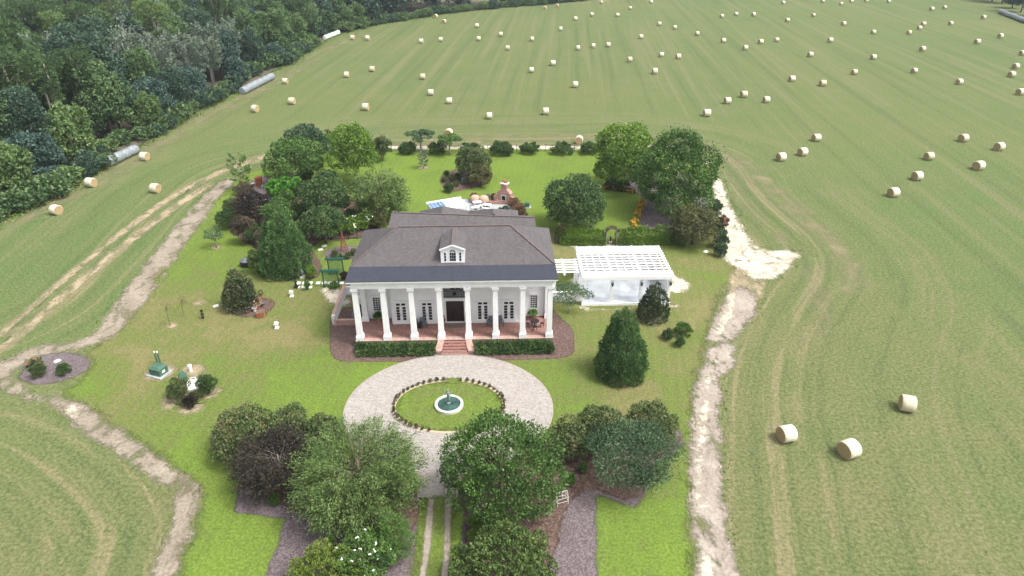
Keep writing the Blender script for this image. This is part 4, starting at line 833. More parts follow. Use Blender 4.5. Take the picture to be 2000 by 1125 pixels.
# porch furniture
def armchair(u, v, rz, label, seat='steel'):
    t = hthing('porch_chair', label, 'chair', u, v, FZ + .002, rz, 'chairs on the porch')
    MB().box(-.27, .27, -.27, .27, .38, .44).build('seat', M[seat], t)
    mb = MB().box(-.27, .27, .24, .30, .44, 1.02)
    mb.build('backrest', M[seat], t)
    for x in (-.26, .26):
        MB().box(x - .03, x + .03, -.27, .28, .64, .68).build('armrest', M['iron'], t)
        for y in (-.25, .25): MB().box(x - .022, x + .022, y - .022, y + .022, 0, .64).build('leg', M['iron'], t)
armchair(5.2, 2.2, -.4, 'dark porch chair half hidden by the third column from the left'); armchair(6.15, 2.35, .5, 'grey high backed porch chair right of the third column from the left')
armchair(12.85, 2.35, -.35, 'grey high backed porch chair just left of the sixth column'); armchair(13.85, 2.4, .4, 'grey high backed porch chair just right of the sixth column')
t = hthing('side_table', 'small dark side table beside the left pair of porch chairs', 'table', 5.72, 2.25, FZ + .002)
MB().lathe([(.22, .48), (.24, .5), (.24, .53)], 0, 0, 14).build('top', M['iron'], t); MB().lathe([(.2, 0), (.16, .2), (.19, .48)], 0, 0, 12).build('pedestal', M['iron'], t)
t = hthing('bistro_table', 'round black iron bistro table at the right end of the porch', 'table', 17.3, 2.0, FZ + .002)
MB().lathe([(.42, .7), (.45, .72), (.45, .75)], 0, 0, 18).build('top', M['iron'], t); MB().lathe([(.05, 0.05), (.04, .7)], 0, 0, 8).build('stem', M['iron'], t)
for k in range(3): a = k * 2.09; MB().bar((0, 0, .12), (.3 * math.cos(a), .3 * math.sin(a), .01), .04).build('foot', M['iron'], t)
for k, (a, lab) in enumerate(((math.pi, 'left'), (0, 'right'), (-math.pi / 2, 'front'), (math.pi / 2, 'rear'))):
    t = hthing('bistro_chair', 'black iron bistro chair on the %s side of the round porch table' % lab, 'chair', 17.3 + .72 * math.cos(a), 2.0 + .62 * math.sin(a), FZ + .002, a - math.pi / 2, 'bistro chairs')
    MB().lathe([(.19, .43), (.2, .45), (.2, .46)], 0, 0, 12).build('seat', M['iron'], t)
    for x in (-.16, .16):
        for y in (-.15, .16): MB().bar((x * 1.1, y * 1.1, 0), (x, y, .44), .025).build('leg', M['iron'], t)
    mb = MB().tube([(-.18, .18, .45), (-.17, .22, .8), (0, .24, .92), (.17, .22, .8), (.18, .18, .45)], .016, 5); mb.bar((0, .2, .46), (0, .24, .9), .02).bar((-.09, .2, .46), (-.09, .235, .86), .02).bar((.09, .2, .46), (.09, .235, .86), .02); mb.build('backrest', M['iron'], t)
def potted(u, v, label, z=FZ, h=.75, mat='lf_mid', pot='terracotta', n=420, group=None):
    t = hthing('potted_fern', label, 'potted plant', u, v, z, 0, group); rng = rng_next()
    MB().lathe([(.16, 0.004), (.17, .05), (.13, .12), (.2, h * .62), (.25, h * .68), (.25, h * .74), (.2, h * .72)], 0, 0, 14).build('urn', M[pot], t)
    a = rng.random(n) * 6.283; rr_ = np.sqrt(rng.random(n)) * .48; hh = h * .8 + .55 * (1 - (rr_ / .5) ** 2) * rng.random(n) + .05
    P = np.column_stack([rr_ * np.cos(a), rr_ * np.sin(a), hh]); D = np.column_stack([np.cos(a), np.sin(a), 1.0 - 3.2 * rr_]) + rnd_unit(rng, n) * .3
    link('fronds', leaf_mesh('fronds', P, D, .26 * (.7 + .6 * rng.random(n)), M[mat], rng, .35, rng.normal(.5, .2, n)), t)
potted(1.45, 3.55, 'potted fern in an urn below the left wing window'); potted(17.2, 3.6, 'potted fern in an urn below the right wing window')
for u, lab in ((8.1, 'left'), (10.6, 'right')):
    t = hthing('door_urn', 'tall weathered stone urn to the %s of the entry door' % lab, 'urn', u, 2.55, FZ + .002)
    MB().lathe([(.2, 0), (.2, .1), (.1, .2), (.24, .55), (.26, .75), (.16, .85), (.22, .95)], 0, 0, 16).build('urn_body', M['bark'], t, smooth=True)
    MB().lathe([(.2, .94), (.24, 1.05), (.15, 1.2), (.03, 1.28)], 0, 0, 12).build('planting', M['terracotta'], t)
t = hthing('porch_bust', 'small pale bust on a stand beside the second column', 'statue', 2.98, 3.55, FZ + .002)
MB().box(-.14, .14, -.14, .14, 0, .3).build('plinth', M['stone'], t); MB().lathe([(.06, .3), (.17, .42), (.1, .5), (.06, .53), (.1, .6), (.11, .68), (.05, .78)], 0, 0, 12).build('bust', M['stone'], t, smooth=True)
t = hthing('door_mat', 'grey green door mat in front of the entry door', 'mat', 9.35, 2.35, FZ + .004)
MB().box(-.8, .8, -.3, .3, 0, .02).build('mat_body', plain('mat_fibre', (.16, .15, .12), .2, 8, .95, .05), t)

# ------------------------------------------------------------------ white pavilion, right of the house
PU0, PU1, PV0, PV1, PZ = 22.75, 32.2, 7.3, 14.4, 3.1
pav = hthing('pavilion', 'white slatted pergola pavilion with pale polished floor right of the house', 'pergola', PU0, PV0)
LX, LY = PU1 - PU0, PV1 - PV0
MB().box(0, LX, 0, LY, 0, .14).build('floor_slab', M['polished'], pav)
MB().box(-.1, LX + .1, -.12, 0, 0, .3).build('kerb', M['white'], pav)
for x in (.15, LX * .33, LX * .66, LX - .15):
    for y in (.15, LY - .2): MB().box(x - .14, x + .14, y - .14, y + .14, .14, PZ).build('post', M['white'], pav)
MB().box(-.15, LX + .15, -.05, .3, PZ, PZ + .42).build('front_beam', M['white'], pav); MB().box(-.15, LX + .15, LY - .35, LY, PZ, PZ + .4).build('rear_beam', M['white'], pav)
for x in (-.13, LX * .33 - .12, LX * .66 - .12, LX - .14): MB().box(x, x + .28, .3, LY - .35, PZ + .16, PZ + .4).build('main_rafter', M['white'], pav)
for k in range(11):
    if k in (3, 7): continue
    x = LX * (k + .8) / 11.6; MB().box(x, x + .1, .3, LY - .35, PZ + .24, PZ + .38).build('rafter', M['white'], pav)
for k in range(9):
    y = .36 + (LY - 2.25) * k / 8; wd = .4 if k < 1 else .16
    MB().box(-.2, LX + .2, y, y + wd, PZ + .42, PZ + .48).build('purlin', M['white'], pav)
for k in range(6):
    x = LX * k / 6; MB().box(x + .05, x + LX / 6 - .05, LY - 1.45, LY - .05, PZ + .52, PZ + .54).build('roof_panel', M['polycarb'], pav)
for k in range(7): x = LX * k / 6; MB().box(x - .05, x + .05, LY - 1.45, LY, PZ + .42, PZ + .57).build('panel_bar', M['white'], pav)
MB().box(-.1, LX + .1, LY - 1.6, LY - 1.42, PZ + .42, PZ + .6).build('panel_beam', M['white'], pav)
for k in range(3): MB().box(LX * k / 3 + .15, LX * (k + 1) / 3 - .15, LY - .22, LY - .18, .14, 2.6).build('rear_screen', M['white'], pav)
MB().box(LX - .1, LX - .06, 1.2, LY - .4, .14, 2.5).build('side_screen', M['white'], pav)
for x, lab in ((LX * .33, 'left'), (LX * .66, 'middle'), (LX - .1, 'right')):
    t = hthing('hanging_lantern', 'dark lantern hanging from the front beam of the white pavilion, %s one' % lab, 'lantern', PU0 + x, PV0 - .12, 2.3, 0, 'pavilion lanterns')
    MB().frustum(0, 0, .1, .45, .07, .07, .12, .12).build('lamp_body', M['iron'], t); MB().frustum(0, 0, .45, .6, .14, .14, .02, .02).build('cap', M['green_metal'], t); MB().bar((0, 0, .58), (0, 0, .86), .02).build('hook', M['iron'], t)
wk = hthing('covered_walk', 'short white slatted pergola walk joining house and pavilion', 'pergola', 19.3, 8.9)
for x in (.3, 3.1):
    for y in (.1, 3.0): MB().box(x - .1, x + .1, y - .1, y + .1, 0, 2.9).build('post', M['white'], wk)
for x in (.1, 1.5, 2.95): MB().box(x, x + .2, -.1, 3.3, 2.9, 3.2).build('rafter', M['white'], wk)
for k in range(6): MB().box(-.05, 3.4, -.05 + .58 * k, .17 + .58 * k, 3.2, 3.26).build('slat', M['white'], wk)

# ------------------------------------------------------------------ rear patio
def at_h(px, py, z=0.0): return at(px, py, z)
pc = at(925, 404)
structure(flat('rear_patio', [tuple(p) for p in smooth_poly([at(840, 425), at(868, 396), at(905, 389), at(960, 388), at(1000, 398), at(1005, 425), at(960, 440), at(860, 440)], 2)], 0.05, M['concrete'], 0.05))
sr = thing('sunroom_canopy', 'white framed canopy with blue glass panes at the left of the rear patio', 'canopy', at(874, 424), .42)
MB().box(-2.3, -.2, -1.6, 1.7, 1.76, 1.8).build('frame_base', M['white'], sr)
for i in range(4):
    for j in range(3): MB().box(-2.25 + .52 * i, -1.8 + .52 * i, -1.5 + 1.05 * j, -.55 + 1.05 * j, 1.8, 1.84).build('pane', M['bluepane'], sr)
for k in range(9): MB().box(-.2, 2.6, -1.6 + .37 * k, -1.6 + .37 * k + .35, 1.76, 1.82).build('roof_board', M['white'], sr)
MB().box(-2.4, 2.7, 1.7, 1.9, 1.6, 1.9).build('eave_beam', M['white'], sr)
for x in (-2.2, 0, 2.5):
    for y in (-1.5, 1.6): MB().box(x - .08, x + .08, y - .08, y + .08, 0, 1.76).build('post', M['white'], sr)
fp = thing('outdoor_fireplace', 'red brick outdoor fireplace with stepped chimney on the rear patio', 'fireplace', at(986, 397), -.42)
MB().box(-1.5, 1.5, -.55, .45, 0, .55).build('hearth', M['brick_wall'], fp)
MB().box(-1.05, -.35, -.45, .45, .55, 1.7).box(.35, 1.05, -.45, .45, .55, 1.7).box(-.35, .35, -.1, .45, .55, 1.5).box(-.35, .35, -.45, -.1, 1.3, 1.7).build('firebox', M['brick_wall'], fp)
MB().box(-.4, -.3, -.48, -.44, .55, 1.35).box(.3, .4, -.48, -.44, .55, 1.35).box(-.4, .4, -.48, -.44, 1.3, 1.42).build('firebox_trim', M['stone'], fp)
MB().box(-.34, .34, -.12, -.1, .56, 1.3).build('fire_back', M['iron'], fp)
MB().frustum(0, 0, 1.7, 2.3, 1.05, .45, .42, .36).box(-.42, .42, -.36, .36, 2.3, 3.0).build('chimney', M['brick_wall'], fp)
MB().box(-.55, .55, -.46, .46, 3.0, 3.14).build('chimney_cap', M['stone'], fp)
for k in range(3): MB().lathe([(.13, 3.14), (.11, 3.5), (.14, 3.55)], -.3 + .3 * k, 0, 10).build('chimney_pot', M['terracotta'], fp)
for s in (-1, 1): MB().box(s * 1.3 - .28, s * 1.3 + .28, -.5, .5, .55, 1.1).build('wing_pier', M['brick_wall'], fp)
t = thing('brick_seat_wall', 'low curved brick seat wall running left of the outdoor fireplace', 'wall', at(960, 398), 0)
for k in range(16):
    a = -.5 + k * .07; b = a + .066; r = 5.0; f = lambda q, rr_: ((math.sin(q)) * rr_, r - 3.9 - math.cos(q) * 0 - (math.cos(q) - 1) * -rr_ * .2)
    p, q = f(a, r), f(b, r); MB().bar((p[0], p[1] - 1.2, .22), (q[0], q[1] - 1.2, .22), .4, .44).build('wall_block', M['brick_wall'], t)
for k, (px, py, lab) in enumerate(((928, 395, 'left'), (945, 396, 'right'))):
    t = thing('covered_chair', 'tan domed covered patio chair, %s of the pair by the fireplace' % lab, 'covered chair', at(px, py), .2 * k, 'covered chairs on the rear patio')
    MB().lathe([(.72, 0.05), (.76, .3), (.72, .75), (.55, .98), (.25, 1.08), (.02, 1.1)], 0, 0, 14).build('fabric_cover', M['tan_cover'], t, smooth=True)
    MB().lathe([(.77, .02), (.78, .12), (.74, .16)], 0, 0, 14).build('hem', M['terracotta'], t)
def ptable(px, py, rz, lab, s=1.0):
    t = thing('patio_table', lab, 'table', at(px, py, .05), rz, 'white stone tables on the rear patio')
    MB().box(-.6 * s, .6 * s, -.35 * s, .35 * s, .62, .72).build('top', M['white'], t)
    for x in (-.4, .4): MB().box(x * s - .1, x * s + .1, -.25 * s, .25 * s, 0, .62).build('leg', M['stone'], t)
    for y in (-.7, .7): b = MB().box(-.5 * s, .5 * s, y * s - .14, y * s + .14, .36, .43).build('bench_top', M['white'], t); MB().box(-.3 * s, .3 * s, y * s - .1, y * s + .1, 0, .36).build('bench_leg', M['steel'], b)
ptable(932, 403, .3, 'white stone table and benches nearest the covered chairs'); ptable(951, 408, -.2, 'white stone table and benches in the middle of the rear patio'); ptable(929, 413, .2, 'white stone table and benches close behind the rear ridge', .9)
t = thing('patio_grill', 'dark box standing on a white slab at the right edge of the back lawn', 'utility box', at(1029, 405))
MB().box(-.6, .6, -.45, .45, 0, .1).build('slab', M['concrete'], t); MB().box(-.35, .35, -.3, .3, .1, .75).build('box_body', M['green_box'], t)
t = thing('patio_planter', 'grey square planter behind the covered chairs', 'planter', at(953, 388))
MB().frustum(0, 0, 0, .6, .3, .3, .38, .38).build('planter_body', M['steel'], t); MB().box(-.3, .3, -.3, .3, .6, .62).build('soil', M['mulch'], t)

# ------------------------------------------------------------------ garden plants: measured crown extents -> place, height and spread
def fit(x0, x1, y0, y1, zl):
    cx, cy, b = (x0 + x1) / 2, (y0 + y1) / 2, (y1 - y0) / 2; zc = zl + 2.0
    for _ in range(14):
        p = at(cx, cy, zc); s = proj(*p)[2]; rx = (x1 - x0) / 2 / s; th = math.atan2(CAMH - zc, p.y)
        q = (b / s) ** 2 - (rx * math.sin(th)) ** 2; rz = max(math.sqrt(max(q, 0)) / math.cos(th), 0.45 * rx); zc = zl + rz
    return Vector((p.x, p.y, 0)), rx, rz, zc
def btree(name, label, cat, box, zl, mat, k=.93, **kw):
    p, rx, rz, zc = fit(*box, zl); 
    kw['low'] = kw.get('low', -.85); kw.pop('n', None)
    return round_tree(name, label, cat, 0, 0, (rx * k, rx * k, rz * k), zc, mat, loc=p, **kw)
def bshrub(name, label, box, mat, zl=.0, k=.93, **kw):
    p, rx, rz, zc = fit(*box, zl); return shrub(name, label, 0, 0, (rx * k, rx * k, rz * k), mat, zc=zc, loc=p, **kw)
# --- left back garden
btree('garden_tree', 'rounded mid green tree at the left of the back garden cluster', 'tree', (510, 640, 262, 350), 1.0, 'lf_mid', n=11000, size=.30, nl=44)
btree('garden_tree', 'dark blue green tree peering over the left garden cluster', 'tree', (555, 648, 238, 312), 1.5, 'lf_blue', n=8000, size=.32, nl=30)
btree('garden_tree', 'tall bright green tree at the left corner of the back lawn', 'tree', (640, 737, 238, 348), 1.2, 'lf_bright', n=11000, size=.30, nl=44)
btree('garden_tree', 'small yellow green tree wedged behind the tall bright left tree', 'tree', (628, 668, 250, 285), 1.5, 'lf_olive', n=2500, size=.3, nl=14)
bshrub('garden_shrub', 'dark purplish shrub right of the tall bright left tree', (724, 766, 262, 312), 'lf_crape', .3, n=2600, size=.24, nl=18)
bshrub('vine_mound', 'bright lime green vine covered mound in the left garden', (510, 594, 341, 388), 'lf_lime', 0, n=4200, size=.42, nl=26, aspect=.85, orient=(1.0, .35, .2), cat='vine')
btree('garden_tree', 'dense dark green tree behind the big left conifer', 'tree', (588, 684, 335, 425), .6, 'lf_dark', n=10000, size=.26, nl=44)
btree('garden_tree', 'dark green tree standing before the iron fence left of the house', 'tree', (590, 672, 398, 468), .8, 'lf_dark', n=8000, size=.24, nl=36)
p, rx, rz, zc = fit(684, 797, 335, 425, .6)
spray_tree('weeping_tree', 'grey green feathery tree behind the left end of the house roof', 0, 0, zc + rz, (rx, rx), 'lf_feather', n=15000, size=.3, nb=190, base_z=.6, droop=.25, up=.5, spread=.1).location = p
cone_tree('leyland_cypress', 'large dark conifer on the lawn left of the house', 560, 529, 9.4, 3.45, n=26000, size=.28, nl=210, lr=.68)
btree('garden_tree', 'purple brown smoke tree in the left garden', 'tree', (455, 540, 372, 440), .4, 'lf_purple', n=6000, size=.22, nl=34, tvar=.2)
btree('garden_shrub', 'bronze tinted shrub on the lawn side of the smoke tree', 'shrub', (455, 500, 415, 470), .5, 'lf_brown', n=2600, size=.2, nl=18)
bshrub('garden_shrub', 'dark shrub at the left tip of the left garden bed', (418, 462, 405, 445), 'lf_dark', .2, n=2200, size=.2)
bshrub('garden_shrub', 'crape myrtle shrub above the left tip of the garden bed', (432, 468, 386, 418), 'lf_crape', .1, n=1800, size=.2)
bshrub('garden_shrub', 'dark green shrub below the bronze shrub in the left garden', (475, 510, 430, 475), 'lf_dark', .1, n=2200, size=.2)
bshrub('garden_shrub', 'bronze leaved shrub touching the left side of the big conifer', (495, 525, 445, 482), 'lf_brown', .1, n=1800, size=.2)
btree('garden_tree', 'light green young tree between smoke tree and conifer', 'tree', (515, 575, 385, 450), .5, 'lf_mid', n=3800, size=.24, nl=22)
bshrub('garden_shrub', 'pale grassy shrub at the left foot of the big conifer', (482, 518, 482, 535), 'lf_feather', 0, n=2200, size=.26, aspect=.2)
bshrub('garden_shrub', 'small round light green shrub at the right foot of the big conifer', (598, 618, 515, 545), 'lf_bright', 0, n=800, size=.16)
spray_tree('sapling', 'thin open sapling beside the rubble pile at the upper left', 476, 372, 6.0, (1.7, 1.7), 'lf_mid', n=1500, size=.3, nb=34, base_z=.6, up=.5, spread=.1, trunk_r=.08)
bshrub('garden_shrub', 'reddish low shrub at the foot of the upper left sapling', (455, 500, 352, 382), 'lf_brown', 0, n=1300, size=.2)
spray_tree('small_tree', 'small vase shaped tree alone on the lawn at the left', 423, 484, 2.7, (1.15, 1.15), 'lf_blue', n=1300, size=.18, nb=34, base_z=.5, up=.15, zlo=.45, spread=.12, trunk_r=.07)
cone_tree('magnolia', 'dark magnolia dotted with white blooms on the left lawn', 473, 600, 4.7, 1.75, 'lf_magnolia', n=4200, size=.26, nl=60, lr=.62, cat='tree', power=.55, aspect=.5)
for i, (x0, x1, y0, y1, lab, fl_) in enumerate(((655, 705, 418, 456, 'white flowered rose shrub nearest the left end of the rear roof', 14), (695, 730, 412, 448, 'white flowered bright green shrub by the rear left gable', 10), (722, 760, 410, 446, 'olive shrub tucked against the rear roof gable', 3), (640, 668, 425, 462, 'yellow green shrub right of the fence side dark tree', 2))):
    bshrub('flowering_shrub', lab, (x0, x1, y0, y1), ('lf_bright', 'lf_bright', 'lf_olive', 'lf_bright')[i], 0, n=2000, size=.2, flowers=(M['flower_white'], fl_, .2))
btree('garden_tree', 'dark screening tree at the back of the left garden bed', 'tree', (540, 610, 425, 480), .5, 'lf_dark', n=4000, size=.25, nl=24)
for k, (px, py, r, h_, m_, lab) in enumerate(((562, 398, 1.5, 1.5, 'lf_mid', 'mid green shrub filling the bed below the lime vine mound'), (596, 384, 1.4, 1.6, 'lf_dark', 'dark shrub between the vine mound and the dense dark tree'), (538, 412, 1.3, 1.3, 'lf_crape', 'olive shrub between the smoke tree and the conifer top'), (578, 428, 1.4, 1.6, 'lf_mid', 'green shrub behind the right shoulder of the big conifer'), (604, 412, 1.2, 1.3, 'lf_dark', 'dark shrub between the two dark left garden trees'), (690, 430, 1.2, 1.2, 'lf_mid', 'green shrub in front of the feathery tree'), (668, 400, 1.3, 1.4, 'lf_bright', 'bright shrub left of the feathery tree'), (700, 372, 1.3, 1.3, 'lf_mid', 'green shrub under the tall bright left tree'), (640, 355, 1.4, 1.5, 'lf_dark', 'dark shrub behind the dense dark left garden tree'), (600, 350, 1.4, 1.5, 'lf_mid', 'green shrub under the rounded left garden tree'), (520, 470, 1.1, 1.1, 'lf_mid', 'low green shrub at the left flank of the big conifer'))):
    shrub('bed_filler_shrub', lab, px, py, (r, r, h_ * .7), m_, n=2600, size=.22, nl=16, group='shrubs filling the left garden bed')
# --- back lawn
for i, (x0, x1) in enumerate(((778, 818), (835, 873), (897, 942), (952, 1006), (1014, 1058), (1075, 1122), (1129, 1172))):
    bshrub('hedge_shrub', 'clipped dark hedge shrub along the back fence, %s from the left' % ('first', 'second', 'third', 'fourth', 'fifth', 'sixth', 'seventh')[i], (x0 - 2, x1 + 2, 276, 302), 'lf_dark', 0, n=2600, size=.24, nl=20, group='hedge shrubs along the back fence', aspect=.5)
bshrub('garden_shrub', 'small dark shrub in front of the fourth hedge shrub', (984, 1003, 283, 305), 'lf_crape', 0, n=700, size=.2)
def umbrella_tree(name, label, px, py, h, R, mat, layers=3, n=4000, size=.28, nl=16, tr=.12, lean=(0, 0), flat_=.28):
    rng = rng_next(); t = thing(name, label, 'tree', at(px, py)); L = []
    for i in range(nl):
        a = i * 2.399 + rng.random(); rr_ = R * math.sqrt((i + .4) / nl) * .85; z = h - .3 - (h * .28) * (rr_ / R) ** 2 - rng.random() * h * .16; q = R * (.26 + .14 * rng.random())
        L.append((np.array([lean[0] + rr_ * math.cos(a), lean[1] + rr_ * math.sin(a), z]), np.array([q, q, q * flat_ * 1.3])))
    L.append((np.array([lean[0], lean[1], h * .8]), np.array([R * .4, R * .4, .3])))
    trk = trunk_mesh(rng, h * .75, tr, L, M['bark_pale'], 9, lean, .3); P, D, S, T = leaves_on_lobes(rng, L, n, size, (.6, .8, -.05), .3, .6)
    return finish_plant(t, rng, P, D, S, T, M[mat], .35, trk)
umbrella_tree('mimosa_tree', 'flat topped blue green mimosa above the first hedge shrub', 823, 296, 4.2, 2.6, 'lf_blue', n=2600, size=.3)
umbrella_tree('mimosa_tree', 'flat topped light green mimosa above the second hedge shrub', 879, 303, 3.8, 2.2, 'lf_mid', n=2200, size=.3)
spray_tree('small_tree', 'wispy thin young tree on the back lawn below the mimosas', 827, 329, 3.4, (1.0, 1.0), 'lf_grey', n=1100, size=.22, nb=30, base_z=.2, up=.4, spread=.1, trunk_r=.05)
btree('island_tree', 'olive green crape myrtle at the rear of the back lawn island', 'tree', (888, 966, 283, 345), .6, 'lf_crape', n=6500, size=.24, nl=34)
btree('island_tree', 'bronze green crape myrtle at the front of the back lawn island', 'tree', (912, 966, 318, 360), .5, 'lf_olive', n=4500, size=.22, nl=26)
for i, (x0, x1, y0, y1, m_, lab) in enumerate(((865, 887, 355, 376, 'lf_dark', 'dark round shrub at the near left tip of the back lawn island'), (866, 878, 331, 347, 'lf_dark', 'upright dark shrub at the far left of the back lawn island'), (876, 890, 340, 354, 'lf_crape', 'small shrub in the middle of the back lawn island'), (888, 902, 338, 352, 'lf_dark', 'small dark shrub right of the island centre'), (895, 908, 326, 340, 'lf_dark', 'dark shrub beside the island trees'), (898, 914, 346, 360, 'lf_grey', 'grey leaved shrub at the near side of the island'), (862, 874, 345, 356, 'lf_crape', 'low purplish shrub at the left rim of the island'), (884, 897, 352, 364, 'lf_olive', 'low olive shrub near the dark round island shrub'))):
    bshrub('island_shrub', lab, (x0, x1, y0, y1), m_, 0, n=700, size=.18, nl=10, group='shrubs in the back lawn island')
btree('live_oak', 'rounded dark evergreen oak on the back lawn behind the pavilion', 'tree', (1058, 1190, 343, 446), .5, 'lf_dark', n=14000, size=.25, nl=70, tvar=.1, cov=1.9)
btree('garden_tree', 'tall bright green tree at the right of the back lawn', 'tree', (1158, 1276, 237, 368), .4, 'lf_bright', n=13000, size=.30, nl=64, cov=1.8)
btree('garden_tree', 'large dense dark green tree beside the right firebreak', 'tree', (1245, 1398, 257, 420), .2, 'lf_mid', n=18000, size=.28, nl=90, tvar=.12, cov=2.0)
btree('garden_tree', 'olive brown crape myrtle mound in front of the large right tree', 'tree', (1303, 1412, 398, 482), .1, 'lf_olive', n=9000, size=.22, nl=44)
bshrub('garden_shrub', 'dark shrub under the tall bright right tree', (1180, 1235, 340, 372), 'lf_dark', 0, n=1800, size=.2)
for x0, x1, y0, y1, m_, lab, fl_ in ((1383, 1412, 388, 420, 'lf_blue', 'spiky grey green shrub at the top of the right sand strip', None), (1396, 1422, 418, 452, 'lf_dark', 'dark shrub with pink blooms beside the right sand strip', (M['flower_pink'], 40, .14)), (1393, 1426, 450, 485, 'lf_blue', 'blue green shrub right of the olive crape myrtle mound', None), (1396, 1420, 475, 502, 'lf_blue', 'blue green shrub at the near end of the sand side shrubs', None), (1317, 1343, 456, 482, 'lf_mid', 'small round green shrub at the right end of the ivy hedge', None)):
    bshrub('garden_shrub', lab, (x0, x1, y0, y1), m_, 0, n=1500, size=.24, flowers=fl_, aspect=.28, orient=(.9, .5, .7))
# ivy hedge over an iron fence
def hedge(name, label, a, b, depth, h, mat, n, size, cat='hedge', wob=.25, flowers=None, ends=0.0):
    rng = rng_next(); a, b = Vector(a), Vector(b); t = thing(name, label, cat, a); d = b - a; L = []
    k = max(4, int(d.length / (h * .45)))
    for i in range(k):
        for j in range(2):
            f = (i + .5) / k; q = h * (.42 + wob * (rng.random() - .5)); c = d * f
            L.append((np.array([c.x + rng.normal(0, .1), c.y + (j - .5) * depth * .45, h * (.3 if j == 0 else .55) + rng.normal(0, .05 * h)]), np.array([q, depth * .5, q])))
    P, D, S, T = leaves_on_lobes(rng, L, n, size, (.9, .6, .25), .15, .7); P[:, 2] = np.clip(P[:, 2], .04, h * 1.25)
    mb = MB()
    for i in range(k): c = d * ((i + .5) / k); mb.tube([(c.x, c.y, -.05), (c.x + .1, c.y, h * .6)], [.04, .02], 4)
    s_ = mb.build('stems', M['bark'], t); s_['kind'] = 'stuff'
    return finish_plant(t, rng, P, D, S, T, M[mat], .5, None, flowers, 'foliage')
hedge('ivy_hedge', 'bright ivy covered fence hedge left of the rustic arbor', at(1092, 474), at(1178, 476), 1.5, 1.9, 'lf_bright', 6500, .2)
hedge('ivy_hedge', 'bright ivy covered fence hedge right of the rustic arbor', at(1208, 476), at(1316, 472), 1.6, 2.0, 'lf_bright', 7500, .2)
bshrub('garden_shrub', 'low light green plant before the ivy hedge right of the arbor', (1222, 1252, 470, 484), 'lf_bright', 0, n=700, size=.18)
bshrub('garden_shrub', 'tall yellow green climber at the left end of the ivy hedge', (1085, 1112, 432, 472), 'lf_olive', 0, n=1500, size=.2)
hedge('lily_border', 'border of orange lilies along the curved edge of the back lawn', at(1238, 444), at(1256, 392), 1.0, .6, 'lf_yellow', 1600, .22, 'flower bed', flowers=(M['flower_orange'], 150, .2))
hedge('lily_border', 'short border of orange lilies under the tall bright right tree', at(1178, 368), at(1240, 376), 1.0, .5, 'lf_olive', 1300, .22, 'flower bed', flowers=(M['flower_orange'], 50, .2))
# behind the house
bshrub('patio_shrub', 'blue green shrub rising behind the right rear hip', (962, 1005, 402, 428), 'lf_blue', .5, n=2200, size=.18)
bshrub('patio_shrub', 'reddish crape myrtle beside the right rear hip', (1000, 1030, 395, 432), 'lf_pink', .3, n=2400, size=.17)
bshrub('patio_shrub', 'reddish shrub at the right foot of the brick fireplace', (992, 1016, 385, 408), 'lf_pink', 0, n=1200, size=.17)
bshrub('patio_shrub', 'small reddish shrub behind the left covered chair', (918, 936, 375, 392), 'lf_pink', 0, n=800, size=.17)
bshrub('patio_shrub', 'small green shrub left of the brick fireplace', (957, 972, 378, 392), 'lf_olive', 0, n=600, size=.17)
# --- front of the house
hedge('box_hedge', 'clipped dark green hedge below the porch, left of the steps', hw(-.1, -.95), hw(7.3, -.95), 1.25, .85, 'lf_dark', 9000, .18, wob=.16)
hedge('box_hedge', 'clipped dark green hedge below the porch, right of the steps', hw(11.45, -.95), hw(18.9, -.95), 1.25, .85, 'lf_dark', 9000, .18, wob=.16)
cone_tree('leyland_cypress', 'broad twin topped conifer on the front lawn right of the circle', 1212, 730, 7.2, 2.75, n=26000, size=.22, nl=190, lr=.55, tips=2, power=.85)
cone_tree('magnolia', 'dark bronze magnolia in front of the white pavilion', 1275, 622, 4.0, 1.55, 'lf_magnolia', n=4200, size=.24, nl=56, lr=.58, cat='tree', power=.55, aspect=.5)
umbrella_tree('mimosa_tree', 'sparse layered mimosa between porch and pavilion', 1110, 612, 3.6, 2.3, 'lf_blue', n=2600, size=.2, nl=11, tr=.06, flat_=.34)
for x0, x1, y0, y1, m_, lab, n_ in ((1294, 1316, 640, 664, 'lf_dark', 'small dark shrub at the left of the three lawn shrubs', 900), (1314, 1356, 626, 658, 'lf_mid', 'largest of the three lawn shrubs below the magnolia', 2000), (1319, 1340, 655, 678, 'lf_dark', 'small dark shrub nearest the camera of the three lawn shrubs', 900)):
    bshrub('lawn_shrub', lab, (x0, x1, y0, y1), m_, 0, n=n_, size=.15, orient=(1.0, .5, .4), aspect=.3)
# left lawn shrubs
for x0, x1, y0, y1, m_, lab, n_, fl_ in ((326, 372, 738, 783, 'lf_crape', 'round crape myrtle shrub left of the well pump', 2600, None), (358, 386, 768, 797, 'lf_purple', 'small dark purple shrub below the round crape myrtle', 1200, None), (384, 422, 730, 772, 'lf_dark', 'upright dark green shrub right of the well pump', 2000, None), (50, 84, 696, 720, 'lf_crape', 'pink tipped shrub at the far side of the round gravel bed', 1200, (M['flower_pink'], 14, .1)), (58, 92, 706, 738, 'lf_crape', 'dark shrub at the left of the round gravel bed', 1600, None), (108, 138, 708, 734, 'lf_dark', 'small shrub in the middle of the round gravel bed', 1100, None)):
    bshrub('lawn_shrub', lab, (x0, x1, y0, y1), m_, 0, n=n_, size=.15, orient=(1.0, .5, .5), aspect=.32, flowers=fl_)
